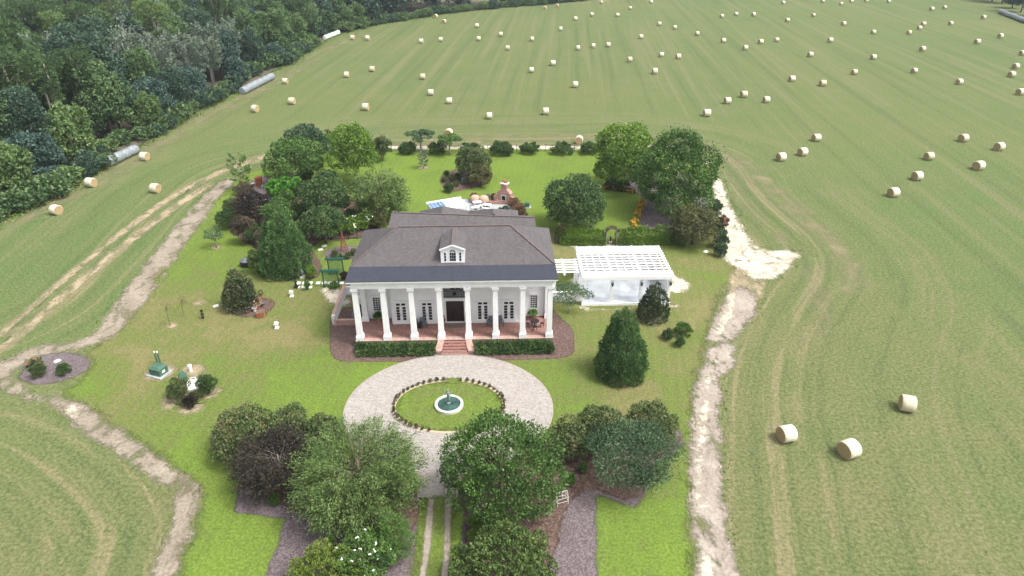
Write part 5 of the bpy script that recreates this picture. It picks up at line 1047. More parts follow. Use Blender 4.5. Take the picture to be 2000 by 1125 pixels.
# --- front groves
btree('crape_myrtle', 'wide olive crape myrtle at the left of the front left grove', 'tree', (403, 540, 785, 900), .3, 'lf_crape', n=13000, size=.17, nl=60)
btree('crape_myrtle', 'olive crape myrtle at the back of the front left grove', 'tree', (520, 612, 792, 880), .3, 'lf_crape', n=9000, size=.17, nl=40)
btree('crape_myrtle', 'olive crape myrtle at the right end of the front left grove', 'tree', (590, 672, 805, 885), .4, 'lf_crape', n=7500, size=.17, nl=36)
p, rx, rz, zc = fit(455, 632, 838, 962, .7)
spray_tree('purple_plum', 'dark purple leaved plum tree with bare pale twigs in the front left grove', 0, 0, zc + rz * .95, (rx, rx), 'lf_purple', n=26000, size=.16, nb=230, base_z=.8, up=.25, zlo=.2, spread=.13, trunk_r=.07, start_in=.35).location = p
p, rx, rz, zc = fit(573, 828, 822, 1030, .5)
spray_tree('feathery_oak', 'large feathery grey green oak left of the driveway', 0, 0, zc + rz * 1.0, (rx, rx), 'lf_feather', n=60000, size=.165, nb=420, base_z=.7, droop=.12, up=.35, zlo=.06, spread=.085, trunk_r=.17, start_in=.3, bark='bark').location = p
btree('live_oak', 'large dense green oak right of the driveway', 'tree', (862, 1096, 803, 1018), .4, 'lf_mid', n=30000, size=.19, nl=110, tvar=.15, orient=(.8, .8, .3), trunk_r=.22)
btree('live_oak', 'green oak at the bottom edge of the picture right of the driveway', 'tree', (868, 1108, 1012, 1200), .5, 'lf_oak', n=24000, size=.19, nl=100, tvar=.17, orient=(.9, .7, .4), trunk_r=.2)
btree('yellow_shrub', 'yellow green shrub mass at the bottom edge left of the driveway', 'shrub', (545, 722, 1062, 1190), .1, 'lf_yellow', n=13000, size=.15, nl=60, orient=(.9, .6, .5))
btree('gardenia', 'dark shrub with white blooms at the bottom edge left of the driveway', 'shrub', (640, 792, 1034, 1130), .5, 'lf_mid', n=9000, size=.15, nl=44, flowers=(M['flower_white'], 30, .13))
bshrub('ground_cover', 'clipped bright green ground cover mound under the feathery oak', (728, 808, 1005, 1098), 'lf_mid', 0, n=8000, size=.12, nl=36, cat='ground cover')
bshrub('ground_cover', 'bright green ground cover mound under the large oak right of the driveway', (905, 990, 990, 1060), 'lf_bright', 0, n=6000, size=.12, nl=30, cat='ground cover')
bshrub('small_shrub', 'small bright shrub on the mulch under the purple plum', (522, 546, 963, 988), 'lf_mid', 0, n=700, size=.12)
bshrub('small_shrub', 'small dark shrub left of the bright one under the purple plum', (490, 518, 950, 976), 'lf_dark', 0, n=800, size=.12)
bshrub('small_shrub', 'thin upright shrub by the black hose on the left gravel', (638, 654, 1035, 1078), 'lf_mid', 0, n=700, size=.12)
btree('crape_myrtle', 'olive crape myrtle just right of the large oak', 'tree', (1072, 1152, 815, 900), .4, 'lf_crape', n=8000, size=.17, nl=36)
btree('crape_myrtle', 'olive crape myrtle at the back of the front right grove', 'tree', (1210, 1332, 778, 875), .3, 'lf_crape', n=12000, size=.17, nl=54)
umbrella_tree('mimosa_tree', 'blue green mimosa at the front of the front right grove', 1228, 940, 4.3, 3.3, 'lf_blue', n=12000, size=.19, nl=40, tr=.12, flat_=.42)
btree('crape_myrtle', 'dark green crape myrtle between the oak and the front right mimosa', 'tree', (1130, 1225, 785, 880), .4, 'lf_crape', n=8000, size=.17, nl=36)
for x0, x1, y0, y1, m_, lab in ((1106, 1126, 922, 950, 'lf_mid', 'small green shrub beside the wire cloche'), (1248, 1274, 918, 945, 'lf_dark', 'small dark shrub at the right tip of the right mulch bed'), (1128, 1148, 900, 925, 'lf_mid', 'small green shrub above the wire cloche')):
    bshrub('small_shrub', lab, (x0, x1, y0, y1), m_, 0, n=700, size=.12)
# ring of little shrubs round the oval lawn
rs = rng_next(); L = lobes_round(rs, (0, 0, .26), (.2, .2, .24), 8, .11, -.6); P, D, S, T = leaves_on_lobes(rs, L, 260, .11, (.9, .6, .4), .2, .6)
ring_me = [leaf_mesh('foliage', P, D, S, M['lf_crape'], rs, .45, T), leaf_mesh('foliage', P * np.array([1, -1, 1.1]), D, S * 1.1, M['lf_brown'], rs, .45, T)]
stem_me = MB(); stem_me.tube([(0, 0, -.03), (.02, 0, .25)], [.03, .012], 5); stem_me = make_mesh('stem', stem_me.v, stem_me.f, M['bark'])
NTH = ['first', 'second', 'third', 'fourth', 'fifth', 'sixth', 'seventh', 'eighth', 'ninth', 'tenth', 'eleventh', 'twelfth', 'thirteenth', 'fourteenth', 'fifteenth', 'sixteenth', 'seventeenth', 'eighteenth', 'nineteenth', 'twentieth', 'twenty first', 'twenty second', 'twenty third', 'twenty fourth', 'twenty fifth', 'twenty sixth', 'twenty seventh', 'twenty eighth', 'twenty ninth', 'thirtieth']
rr2 = random.Random(5)
for side, sgn in (('left', -1), ('right', 1)):
    for k in range(22 if side == 'left' else 21):
        a = math.pi / 2 - sgn * (.165 + k * .128); x = CX + 4.78 * math.cos(a); y = 46.5 + 3.5 * math.sin(a)
        t = thing('ring_shrub', 'tiny ring bed shrub, %s down the %s side from the far gap' % (NTH[k], side), 'shrub', (x, y, .048), rr2.random() * 6, 'tiny shrubs ringing the oval lawn')
        s = .55 + .3 * rr2.random(); link('foliage', ring_me[k % 2], t, scale=(s, s, s)); link('stem', stem_me, t)

# ------------------------------------------------------------------ hay bales
def bale_mesh(R=.84, Lx=.66, n=28):
    V, Fc, mi = [], [], []; rg = random.Random(3)
    prof = [(-Lx, R * .93), (-Lx * .93, R), (-Lx * .3, R * 1.012), (Lx * .35, R * 1.01), (Lx * .93, R), (Lx, R * .93)]
    for x, r in prof:
        for k in range(n):
            a = 2 * math.pi * k / n; q = r * (1 + .012 * math.sin(3 * a + x)); z = max(q * math.sin(a), -R * .93); V.append((x, q * math.cos(a), z + R * .93))
    for i in range(len(prof) - 1):
        for k in range(n): Fc.append((i * n + k, (i + 1) * n + k, (i + 1) * n + (k + 1) % n, i * n + (k + 1) % n))
    return V, Fc, n
bv, bf, bn = bale_mesh(); side_me = make_mesh('net_wrap', bv, bf, M['hay'], smooth=True)
def end_me(s):
    R, Lx = .785, .66; mb = MB(); n = 24; rings = [(R, 0), (R * .72, .012), (R * .45, -.008), (R * .2, .01)]; o = []
    for r, dx in rings:
        for k in range(n): a = 2 * math.pi * k / n; o.append((s * (Lx + dx), r * math.cos(a), max(r * math.sin(a), -.78) + .78))
    o.append((s * (Lx + .02), 0, .78)); f = []
    for i in range(len(rings) - 1):
        for k in range(n): q = (i * n + k, i * n + (k + 1) % n, (i + 1) * n + (k + 1) % n, (i + 1) * n + k); f.append(q if s > 0 else q[::-1])
    for k in range(n): q = ((len(rings) - 1) * n + k, (len(rings) - 1) * n + (k + 1) % n, len(o) - 1); f.append(q if s > 0 else q[::-1])
    me = make_mesh('end_face', [(x, y, z - .78) for x, y, z in o], f, M['hay_end']); return me
ends = (end_me(-1), end_me(1))
# photographed bale centres; third value: heading of the roll axis (degrees)
BALES = [(1064, 15.5, 80), (1088, 11, 80), (1175, 4, 5), (1272, 3, 5), (1231, 15, 5), (1156, 28, 8), (1206, 29, 5), (1124, 36, 5), (1095, 56, 5), (1039, 76, 5), (1288, 46, 5), (1318, 53, 5), (1252, 71, 5), (1362, 65, 5), (1410, 31, 5), (1438, 27, 5), (1472, 28, 5), (1530, 5, 5), (1607, 1.5, 5), (1643, 7, 5), (1663, 1.5, 5), (1692, 1, 5), (1736, 2, 5), (1538, 39, 5), (1589, 29, 5), (1648, 46, 5), (1706, 62, 5), (1776, 63, 5), (1796, 54, 5), (1804, 46, 5), (1857, 45, 10), (1820, 17, 10), (1845, 14, 10), (1921, 33, 10), (1954, 70, 10), (1909, 81, 10), (1997, 103, 12), (1802, 95, 8), (1706, 111, 5), (1622, 78, 5), (1583, 106, 5), (1517, 77, 5), (1486, 81, 5), (1456, 93, 3), (1413, 79, 3), (1325, 110, 3), (1292, 106, 3), (1230, 116, 3), (1279, 139, 2), (1188, 87, 2), (1159, 89, 2), (1129, 93, 2), (1080, 123, 2), (1038, 136, 2), (1124, 165, 2), (1066, 217, 2), (1381, 220, 4), (1421, 196, 8), (1453, 184, 5), (1497, 194, 5), (1547, 153, 5), (1607, 162, 5), (1669, 140, 8), (1786, 137, 10), (1874, 159, 10), (1984, 129, 14), (1976, 145, 12), (1993, 179, 12), (1595, 268, 8), (1882, 269, 12), (1131, 273, 82),
         (850.6, 31, 75), (867, 42, 78), (931.6, 50, 2), (978, 66.6, 2), (935, 75, 0), (861, 76.5, 0), (823, 80, 0), (991.6, 93, 0), (688.6, 73, -8), (718, 74, -6), (727, 134, -3), (677, 145.5, -4), (557, 157.5, -10), (570, 197, -8), (498, 212, -18), (714, 208.5, -4), (826, 149, 0), (841.6, 180, 0), (877.6, 196, 0), (955.6, 225, 2), (876, 258, 78), (1952, 286, 14), (1815, 304, 10), (1912, 323, 16), (1792, 343, 12), (1745.6, 375, 10), (1568, 296, 16), (1526, 306, 18), (1773, 787, -14), (1537, 846, 10), (1659, 876, 22), (177, 356, -14), (303, 367, -12), (109, 409, -18), (282, 305, -16)]
MARKS = [(0, 140, 'the left edge of the photo'), (140, 360, 'the left farm track'), (360, 530, 'the upper left sapling'), (530, 640, 'the left garden trees'), (640, 740, 'the tall bright left tree'), (740, 850, 'the sunroom canopy'), (850, 905, 'the dormer window'), (905, 1010, 'the brick fireplace'), (1010, 1085, 'the right end of the roof'), (1085, 1150, 'the rounded evergreen oak'), (1150, 1240, 'the tall bright right tree'), (1240, 1330, 'the left half of the large right tree'), (1330, 1400, 'the right half of the large right tree'), (1400, 1480, 'the right sand strip'), (1480, 1560, 'the sand pan'), (1560, 1640, 'the nearest leftmost bale'), (1640, 1720, 'the bale nearest the camera'), (1720, 1800, 'the near rightmost bale'), (1800, 1880, 'the right field, inner column'), (1880, 1960, 'the right field, outer column'), (1960, 2010, 'the right edge of the photo')]
special = {(1773, 787): 'rightmost of the three large hay bales in the near right field', (1537, 846): 'leftmost of the three large hay bales in the near right field', (1659, 876): 'middle and nearest of the three large hay bales in the near right field', (876, 258): 'hay bale turned end on behind the second mimosa', (1131, 273): 'hay bale turned end on behind the seventh hedge shrub', (282, 305): 'hay bale beside the near end of the grey wrapped roll row', (109, 409): 'hay bale nearest the left edge by the wood', (177, 356): 'hay bale beside the wood edge left of the wrapped rolls', (303, 367): 'hay bale in the open between wood and farm track', (498, 212): 'hay bale below the second wrapped roll row', (557, 157.5): 'hay bale at the far end of the second wrapped roll row'}
for x0, x1, nm in MARKS:
    col_ = sorted([b for b in BALES if x0 <= b[0] < x1 and (b[0], b[1]) not in special], key=lambda b: -b[1])
    for i, b in enumerate(col_): special[(b[0], b[1])] = 'hay bale, %s up the field above %s' % (NTH[i], nm)
rb_ = random.Random(11)
for px, py, deg in BALES:
    p = at(px, py, .7); s = .80 + .1 * rb_.random()
    t = thing('hay_bale', special[(px, py)], 'hay bale', (p.x, p.y, 0), math.radians(deg + rb_.uniform(-4, 4)), 'round hay bales on the field'); t.scale = (s * rb_.uniform(.94, 1.08), s * rb_.uniform(.97, 1.05), s * rb_.uniform(.94, 1.02))
    link('net_wrap', side_me, t)
    for e in ends: link('end_face', e, t, loc=(0, 0, .78))
# rows of plastic wrapped rolls
def wrapped_row(a, b, n, mat, where, R=.85):
    a, b = at(*a), at(*b); d = b - a; L = d.length / n; ang = math.atan2(d.y, d.x); mb = MB()
    for k in range(n):
        c = a + d * ((k + .5) / n); rk = R * (.95 + .08 * rb_.random())
        t = thing('wrapped_bale', 'wrapped hay roll, %s from near end of row %s' % (NTH[k], where), 'wrapped bale', (c.x, c.y, 0), ang + rb_.uniform(-.03, .03), 'wrapped rolls ' + where)
        m_ = MB(); prof = [(-L * .5, .86), (-L * .46, .95), (-L * .2, 1.0), (L * .2, 1.0), (L * .46, .95), (L * .5, .86)]; vs, fs = [], []
        for x, r in prof:
            for j in range(20): q = 2 * math.pi * j / 20; vs.append((x, rk * r * math.cos(q), rk * .95 + rk * r * math.sin(q)))
        for i in range(len(prof) - 1):
            for j in range(20): fs.append((i * 20 + j, (i + 1) * 20 + j, (i + 1) * 20 + (j + 1) % 20, i * 20 + (j + 1) % 20))
        m_.add(vs, fs).build('plastic_wrap', mat, t, smooth=True)
        for e, i in ((0, 0), (1, len(prof) - 1)): MB().add([vs[i * 20 + j] for j in range(20)], [tuple(range(20)) if e == 0 else tuple(range(19, -1, -1))]).build('end_face', mat, t)
wrapped_row((212, 326), (268, 299), 4, M['wrap'], 'at the near wood edge'); wrapped_row((474, 185), (533, 155), 6, M['wrap'], 'halfway up the wood edge')
wrapped_row((634, 78), (662, 67), 5, M['wrap_white'], 'at the far wood edge', .7); wrapped_row((1952, 26), (2006, 47), 9, M['wrap'], 'at the far right corner')

# ------------------------------------------------------------------ the wood
def wood_proto(kind, seed):
    rng = np.random.default_rng(seed); h = {'broad': 13.5, 'tall': 16, 'pine': 17.5, 'ash': 13, 'dead': 13, 'edge': 8.5}[kind]
    if kind in ('broad', 'tall', 'edge'):
        R = {'broad': (3.9, 3.9, 6.0), 'tall': (3.5, 3.5, 7.0), 'edge': (3.3, 3.3, 4.1)}[kind]; L = lobes_round(rng, (0, 0, h - R[2]), R, 40, 1.35 if kind != 'edge' else 1.1, -.9)
        tr = trunk_mesh(rng, h * .75, .24, L, M['bark'], 6); P, D, S, T = leaves_on_lobes(rng, L, 9000, .44, (.7, .8, .1), .16, .5, .18)
    elif kind == 'pine':
        L = [(np.array([rng.normal(0, 1.5), rng.normal(0, 1.5), h - 1 - 6 * rng.random()]), np.array([1.2, 1.2, .8]) * (.7 + .6 * rng.random())) for _ in range(26)] + [(np.array([0, 0, h - 3]), np.array([1.4, 1.4, 2.4]))]
        tr = trunk_mesh(rng, h * .93, .24, L, M['bark_pale'], 9, (0, 0), .5); P, D, S, T = leaves_on_lobes(rng, L, 5500, .42, (.9, .5, .4), .25, .6, .15)
    else:
        n = 3600 if kind == 'ash' else 900
        P, D, S, T, mb = spray_crown(rng, 70, h * .3, h, (3.4, 3.4), n, .45, .1, .35, .15, .1, .2, M['bark_grey'], .3); tr = make_mesh('trunk', mb.v, mb.f, M['bark_grey'], mb.m, True)
    return tr, P, D, S, T, rng, h
WOOD = []
for kind, seed, mt, asp, desc in (('broad', 1, 'wd_dark', .6, 'dark green broadleaf tree'), ('broad', 2, 'wd_blue', .6, 'blue green broadleaf tree'), ('tall', 3, 'wd_mid', .6, 'tall mid green tree'), ('tall', 4, 'wd_dark', .6, 'tall dark tree'), ('broad', 5, 'wd_mid', .6, 'rounded mid green tree'), ('pine', 6, 'wd_light', .3, 'light green pine'), ('pine', 7, 'wd_mid', .3, 'dark green pine'), ('ash', 8, 'lf_grey', .5, 'ashen grey green tree'), ('dead', 9, 'lf_ash', .5, 'bare grey half dead tree'), ('edge', 10, 'wd_mid', .6, 'low spreading green tree'), ('edge', 11, 'wd_blue', .6, 'low spreading blue green tree'), ('edge', 12, 'wd_light', .6, 'low spreading yellow green tree')):
    tr, P, D, S, T, rng, h = wood_proto(kind, seed)
    WOOD.append((kind, tr, leaf_mesh('crown', P, D, S, M[mt], rng, asp, T), desc, h, (P, D, S, T, mt, asp)))
edge_px = [(-120, 505), (0, 432), (60, 402), (125, 372), (175, 340), (205, 322), (300, 270), (400, 210), (460, 182), (545, 132), (600, 100), (640, 75), (700, 56), (760, 44), (860, 28), (960, 17), (1060, 9), (1170, -2), (1260, -10)]
EW = np.array([at(x, y)[:2] for x, y in edge_px])
far = [(140, 420), (-60, 520), (-420, 520), (-420, 380), (-260, 200), (-150, 60)]
wood_poly = np.vstack([EW, np.array(far)])
def edge_dist(P):
    d = EW[1:] - EW[:-1]; t = np.clip(((P[:, None] - EW[None, :-1]) * d[None]).sum(2) / (d ** 2).sum(1)[None], 0, 1); q = EW[None, :-1] + t[..., None] * d[None]
    D_ = np.sqrt(((P[:, None] - q) ** 2).sum(2)); j = D_.argmin(1); return D_.min(1), j + t[np.arange(len(P)), j]
rw = np.random.default_rng(77); sp = 6.1
gx, gy = np.meshgrid(np.arange(-300, 140, sp), np.arange(60, 430, sp * .92)); PW = np.stack([gx.ravel(), gy.ravel()], 1); PW[:, 0] += np.repeat(np.arange(gx.shape[0]) % 2, gx.shape[1]) * sp / 2
PW += rw.uniform(-1.9, 1.9, PW.shape); PW = PW[signed_dist(PW, wood_poly) > 2.2]
ed, along = edge_dist(PW)
vis = []
for (x, y), e, al in zip(PW, ed, along):
    u0, v0, s0 = proj(x, y, 3.0); u1, v1, s1 = proj(x, y, 15.0)
    if u1 + 5 * s1 < 0 or u0 - 5 * s0 > 2000 or v0 < -8 or v1 > 1125: continue
    if v0 < 2 and e > 12: pass
    vis.append((s0, x, y, e, al))
vis.sort(reverse=True)
def pick(x, y, e):
    c = math.sin(x * .041 + 1.3) + math.sin(y * .035 + x * .013) ; r = rw.random()
    if e < 5.5: return [9, 10, 1, 0, 9, 10, 4, 11][int(r * 8)]
    px_, py_, _ = proj(x, y, 10)
    grey = math.exp(-(((px_ - 290) / 170) ** 2 + ((py_ - 90) / 60) ** 2)); pine = math.exp(-(((px_ - 110) / 140) ** 2 + ((py_ - 30) / 60) ** 2)) + math.exp(-(((px_ - 60) / 90) ** 2 + ((py_ - 150) / 60) ** 2)) * .7
    if rw.random() < grey * .75: return 7 if rw.random() < .72 else 8
    if rw.random() < pine * .6: return 5 if rw.random() < .55 else 6
    return [0, 1, 2, 3, 4, 0, 3, 1, 6, 2][int(r * 10)]
edge_trees = sorted([q for q in vis[:290] if q[3] < 7.0], key=lambda q: q[4]); rank = {id(q): i for i, q in enumerate(edge_trees)}
def ordinal(i):
    if i < len(NTH): return NTH[i]
    if i >= 100: return 'hundred ' + ordinal(i - 100)
    if i == 99: return 'hundredth'
    tens = ['', '', 'twenty', 'thirty', 'forty', 'fifty', 'sixty', 'seventy', 'eighty', 'ninety']; n = i + 1
    return ('twentieth thirtieth fortieth fiftieth sixtieth seventieth eightieth ninetieth'.split()[n // 10 - 2]) if n % 10 == 0 else tens[n // 10] + ' ' + NTH[n % 10 - 1]
stuff = []
picks = [pick(q[1], q[2], q[3]) for q in vis]; inner = {}
for k in range(len(WOOD)):
    mem = sorted([i for i in range(min(290, len(vis))) if picks[i] == k and id(vis[i]) not in rank], key=lambda i: proj(vis[i][1], vis[i][2], 8)[0])
    for r_, i in enumerate(mem): inner[i] = r_
for i, q in enumerate(vis):
    s0, x, y, e, al = q; k = picks[i]; kind, trm, crm, desc, h, raw = WOOD[k]; sc = (.82 + .36 * rw.random()) * (1.0 if e > 5 else .92); rz = rw.random() * 6.283
    if i < 290:
        lab = ('%s on the wood edge, %s from the left' % (desc, ordinal(rank[id(q)]))) if id(q) in rank else '%s inside the wood, %s of its kind from the left' % (desc, ordinal(inner[i]))
        t = thing('wood_tree', lab, 'tree', (x, y, 0), rz, 'trees of the wood' if id(q) in rank else 'inner wood: ' + desc); t.scale = (sc, sc, sc * (.9 + .2 * rw.random()))
        link('trunk', trm, t); link('crown', crm, t)
    else: stuff.append((x, y, sc, rz, k))
VV, TT = {}, {}
SV, SQ, ST = [], [], []
CS, DS, SS, TS = [], [], [], []
for x, y, sc, rz, k in stuff:
    P, D, S, T, mt, asp = WOOD[k][5]; ix = rw.choice(len(P), 620); c, s = math.cos(rz), math.sin(rz); Rm = np.array([[c, -s, 0], [s, c, 0], [0, 0, 1]])
    CS.append((P[ix] * sc) @ Rm.T + np.array([x, y, 0])); DS.append(D[ix] @ Rm.T); SS.append(S[ix] * 2.1); TS.append(T[ix] + rw.normal(0, .12) + {'lf_grey': .12, 'lf_ash': .2, 'lf_bright': .2}.get(mt, -.08))
if CS:
    o = link('far_wood', leaf_mesh('far_wood', np.concatenate(CS), np.concatenate(DS), np.concatenate(SS), M['wd_dark'], rw, .75, np.concatenate(TS)))
    o['kind'] = 'stuff'; tag(o, 'distant dark mixed wood behind the far end of the hayfield', 'wood')
soft_sheet('wood_floor', wood_poly, 0.012, M['litter'], 4.0, 4.0)
# shrubs and weeds fringing the wood
frg = []
for seed, mt in ((31, 'wd_mid'), (32, 'wd_light'), (33, 'wd_dark')):
    rng = np.random.default_rng(seed); L = lobes_round(rng, (0, 0, 1.1), (1.6, 1.6, 1.1), 12, .7, -.5); P, D, S, T = leaves_on_lobes(rng, L, 1100, .34, (.8, .7, .3), .2, .6); P[:, 2] = np.maximum(P[:, 2], .05)
    mb = MB(); [mb.tube([(0, 0, -.1), (math.cos(a) * .8, math.sin(a) * .8, 1.4)], [.06, .02], 4) for a in (0, 2, 4)]
    frg.append((leaf_mesh('foliage', P, D, S, M[mt], rng, .6, T), make_mesh('stem', mb.v, mb.f, M['bark'])))
seg = np.cumsum([0] + [float(np.linalg.norm(EW[i + 1] - EW[i])) for i in range(len(EW) - 1)]); npos = 150; kf = 0
for i in range(npos):
    d_ = seg[-1] * (i + rw.random() * .7) / npos; j = min(np.searchsorted(seg, d_) - 1, len(EW) - 2); j = max(j, 0); f = (d_ - seg[j]) / (seg[j + 1] - seg[j]); p = EW[j] * (1 - f) + EW[j + 1] * f
    tn = EW[j + 1] - EW[j]; tn = tn / np.linalg.norm(tn); nrm_ = np.array([-tn[1], tn[0]]); off_ = rw.uniform(-.6, 1.8); pu = proj(p[0], p[1], 1)[0]; off_ = off_ + 3.2 if (195 < pu < 285 or 460 < pu < 545 or 620 < pu < 675) else off_; p = p + nrm_ * off_
    u, v, s = proj(p[0], p[1], 1)
    if u < -20 or v < -5: continue
    g = frg[int(rw.random() * 3)]; sc = .7 + .85 * rw.random() * (1.3 if rw.random() < .35 else .8)
    t = thing('fringe_shrub', 'wild shrub fringing the wood edge, %s from the left' % ordinal(kf), 'shrub', (p[0], p[1], 0), rw.random() * 6, 'shrubs fringing the wood'); t.scale = (sc * 1.2, sc * 1.2, sc); kf += 1
    link('foliage', g[0], t); link('stem', g[1], t)
# far right corner copse
kc = 0
for k_, (px, py) in enumerate(((1905, -6), (1925, 0), (1945, 5), (1965, 8), (1985, 18), (2003, 26), (1925, -16), (1950, -14), (1975, -10), (1998, 0), (2020, 10), (2022, 34))):
    p = at(px, py); k = [9, 11, 1, 0, 10, 3, 0, 2, 4, 3, 0, 1][k_]; kind, trm, crm, desc, h, raw = WOOD[k]; sc = .75 + .3 * rw.random()
    t = thing('copse_tree', '%s in the far right corner copse, %s of twelve' % (desc, NTH[k_]), 'tree', (p.x, p.y + 3, 0), rw.random() * 6, 'trees of the far right copse'); t.scale = (sc,) * 3
    link('trunk', trm, t); link('crown', crm, t)

# ------------------------------------------------------------------ small things about the grounds
fx, fy = -5.45, 46.42
t = thing('fountain', 'round pale stone fountain pool in the middle of the oval lawn', 'fountain', (fx, fy, .05))
MB().lathe([(1.0, 0), (1.24, 0), (1.24, .22), (1.2, .25), (1.03, .25), (1.0, .22), (1.0, .08)], 0, 0, 48).build('basin_rim', M['stone'], t)
MB().lathe([(1.02, .05), (1.02, .14)], 0, 0, 40).build('water_surface', M['water'], t)
st = thing('fountain_statue', 'grey bronze standing figure statue in the fountain pool', 'statue', (fx - .05, fy + .1, .19))
MB().lathe([(.16, 0), (.17, .12), (.12, .18)], 0, 0, 12).build('plinth', M['bronze'], st)
mb = MB(); mb.tube([(-.06, 0, .16), (-.07, .02, .5), (-.05, 0, .82)], [.05, .06, .075], 8); mb.tube([(.06, 0, .16), (.09, -.04, .5), (.05, 0, .82)], [.05, .06, .075], 8)
mb.tube([(0, 0, .78), (0, .01, 1.0), (0, -.01, 1.2), (0, 0, 1.3)], [.12, .11, .14, .06], 10); mb.tube([(.13, 0, 1.2), (.24, -.04, 1.02), (.16, -.14, .9)], [.05, .04, .03], 7); mb.tube([(-.13, 0, 1.2), (-.27, 0, 1.32), (-.25, -.03, 1.55)], [.05, .04, .03], 7)
mb.lathe([(.04, 1.28), (.085, 1.36), (.09, 1.43), (.06, 1.5), (.01, 1.52)], 0, 0, 12); mb.build('figure', M['bronze'], st, smooth=True)
# green pad transformer with bollards
t = thing('transformer_box', 'green pad mounted transformer box on the left lawn', 'transformer', at(312, 730), -.35)
MB().box(-.95, .85, -.75, .75, 0, .12).build('concrete_pad', M['concrete'], t); MB().frustum(0, 0, .12, .8, .62, .52, .6, .5).build('cabinet', M['green_box'], t)
MB().frustum(0, 0, .8, .95, .66, .56, .4, .3).build('lid', M['green_box'], t); MB().box(.615, .63, -.2, .12, .35, .58).build('warning_label', M['flower_white'], t); MB().box(-.01, .01, -.525, -.512, .15, .78).build('door_seam', M['iron'], t)
for x, lab in ((308.5, 'left'), (314, 'right')):
    b = thing('marker_post', 'tall green marker post behind the transformer, %s one' % lab, 'post', at(x, 712), 0, 'posts behind the transformer')
    MB().lathe([(.075, 0), (.075, 1.35)], 0, 0, 10).build('shaft', M['green_box'], b); MB().lathe([(.085, 1.35), (.085, 1.5), (.03, 1.54)], 0, 0, 10).build('cap', M['stone'], b)
t = thing('pump_cover', 'dark green hooded pump cover among the left lawn shrubs', 'pump cover', at(359, 743), .5)
MB().box(-.35, .35, -.3, .3, 0, .5).build('base_box', M['green_box'], t); MB().frustum(0, 0, .5, .95, .38, .33, .14, .1).build('hood', M['green_box'], t)
t = thing('well_slab', 'white concrete slab with pipes beside the pump cover', 'slab', at(378, 752), .3)
MB().box(-.55, .55, -.9, .7, 0, .16).build('slab', M['white'], t); MB().tube([(-.2, .3, .16), (-.2, .3, .6), (.25, .3, .6), (.25, .3, .16)], .05, 8).build('pipe', M['stone'], t); MB().tube([(.1, -.6, .2), (.75, -.3, .24)], .04, 8).build('spout', M['white'], t)
t = thing('well_head', 'small white capped well head on bare soil by the pump', 'well', at(373, 725))
MB().lathe([(.15, 0), (.15, .55), (.19, .58), (.19, .68), (.08, .74)], 0, 0, 14).build('casing', M['white'], t); MB().tube([(.1, .1, .1), (.1, .2, .85)], .02, 6).build('conduit', M['bark'], t)
for px, py, lab in ((570, 579, 'white square plinth on the lawn nearer the stone path'), (541, 641, 'white square plinth alone on the lawn nearer the camera')):
    t = thing('lawn_plinth', lab, 'plinth', at(px, py), .1, 'white plinths on the left lawn')
    MB().box(-.2, .2, -.2, .2, 0, .1).frustum(0, 0, .1, .5, .15, .15, .14, .14).box(-.2, .2, -.2, .2, .5, .6).build('pedestal', M['white'], t); MB().lathe([(.1, .6), (.18, .68), (.2, .72), (.17, .72), (.05, .66)], 0, 0, 12).build('bowl', M['stone'], t)
# saplings with curled tops
for px, py, h, lab in ((333, 637, 2.6, 'thin leafless sapling with drooping tip on the left lawn'), (360, 618, 2.0, 'thin bent sapling right of the drooping one')):
    t = thing('sapling', lab, 'sapling', at(px, py)); MB().tube([(0, 0, 0), (0, 0, h * .6), (.1, .05, h * .95), (.35, .1, h * .98)], [.03, .025, .02, .01], 5).build('trunk', M['bark'], t); rng = rng_next(); n = 130
    P = np.column_stack([rng.normal(.15, .28, n), rng.normal(.05, .25, n), h * (.9 + .14 * rng.normal(size=n))]); link('crown', leaf_mesh('crown', P, rnd_unit(rng, n), np.full(n, .13), M['lf_brown'], rng, .4, rng.normal(.4, .2, n)), t)
t = thing('topiary_pot', 'little double ball topiary on the left lawn', 'topiary', at(397, 622)); MB().lathe([(.1, 0), (.13, .2), (.15, .22)], 0, 0, 10).build('pot', M['iron'], t); MB().tube([(0, 0, .2), (0, 0, .95)], .02, 5).build('stem', M['bark'], t)
for z, r in ((.5, .16), (.92, .13)):
    rng = rng_next(); n = 200; d_ = rnd_unit(rng, n); link('leaf_ball', leaf_mesh('leaf_ball', d_ * r + np.array([0, 0, z]), d_, np.full(n, .09), M['lf_purple'], rng, .5, rng.normal(.4, .2, n)), t)
# pots beside the left magnolia
for k, (px, py, r, m_, lab) in enumerate(((507, 586, .42, 'terracotta', 'farthest wide terracotta bowl beside the magnolia'), (505, 594, .42, 'terracotta', 'middle wide terracotta bowl beside the magnolia'), (503, 602, .42, 'terracotta', 'nearest wide terracotta bowl beside the magnolia'), (498, 608, .25, 'stone', 'small white pot in front of the terracotta bowls'), (514, 598, .3, 'steel', 'grey pot right of the terracotta bowls'))):
    t = thing('garden_pot', lab, 'pot', at(px, py), 0, 'pots beside the magnolia'); MB().lathe([(r * .6, 0), (r * .75, .25), (r, .42), (r * 1.05, .46), (r * .92, .46), (r * .86, .38)], 0, 0, 18).build('pot_body', M[m_], t); MB().lathe([(r * .85, .36), (r * .85, .39)], 0, 0, 14).build('soil', M['bark'], t)
t = thing('planter_crate', 'rusty brown square planter at the near end of the magnolia pots', 'planter', at(510, 618), .2); MB().frustum(0, 0, 0, .62, .36, .36, .42, .42).build('planter_body', M['rust'], t); MB().box(-.38, .38, -.38, .38, .6, .63).build('soil', M['bark'], t)
for j in range(3): MB().box(-.41, .41, -.41, .41, .1 + .19 * j, .13 + .19 * j).build('band', M['terracotta'], t)
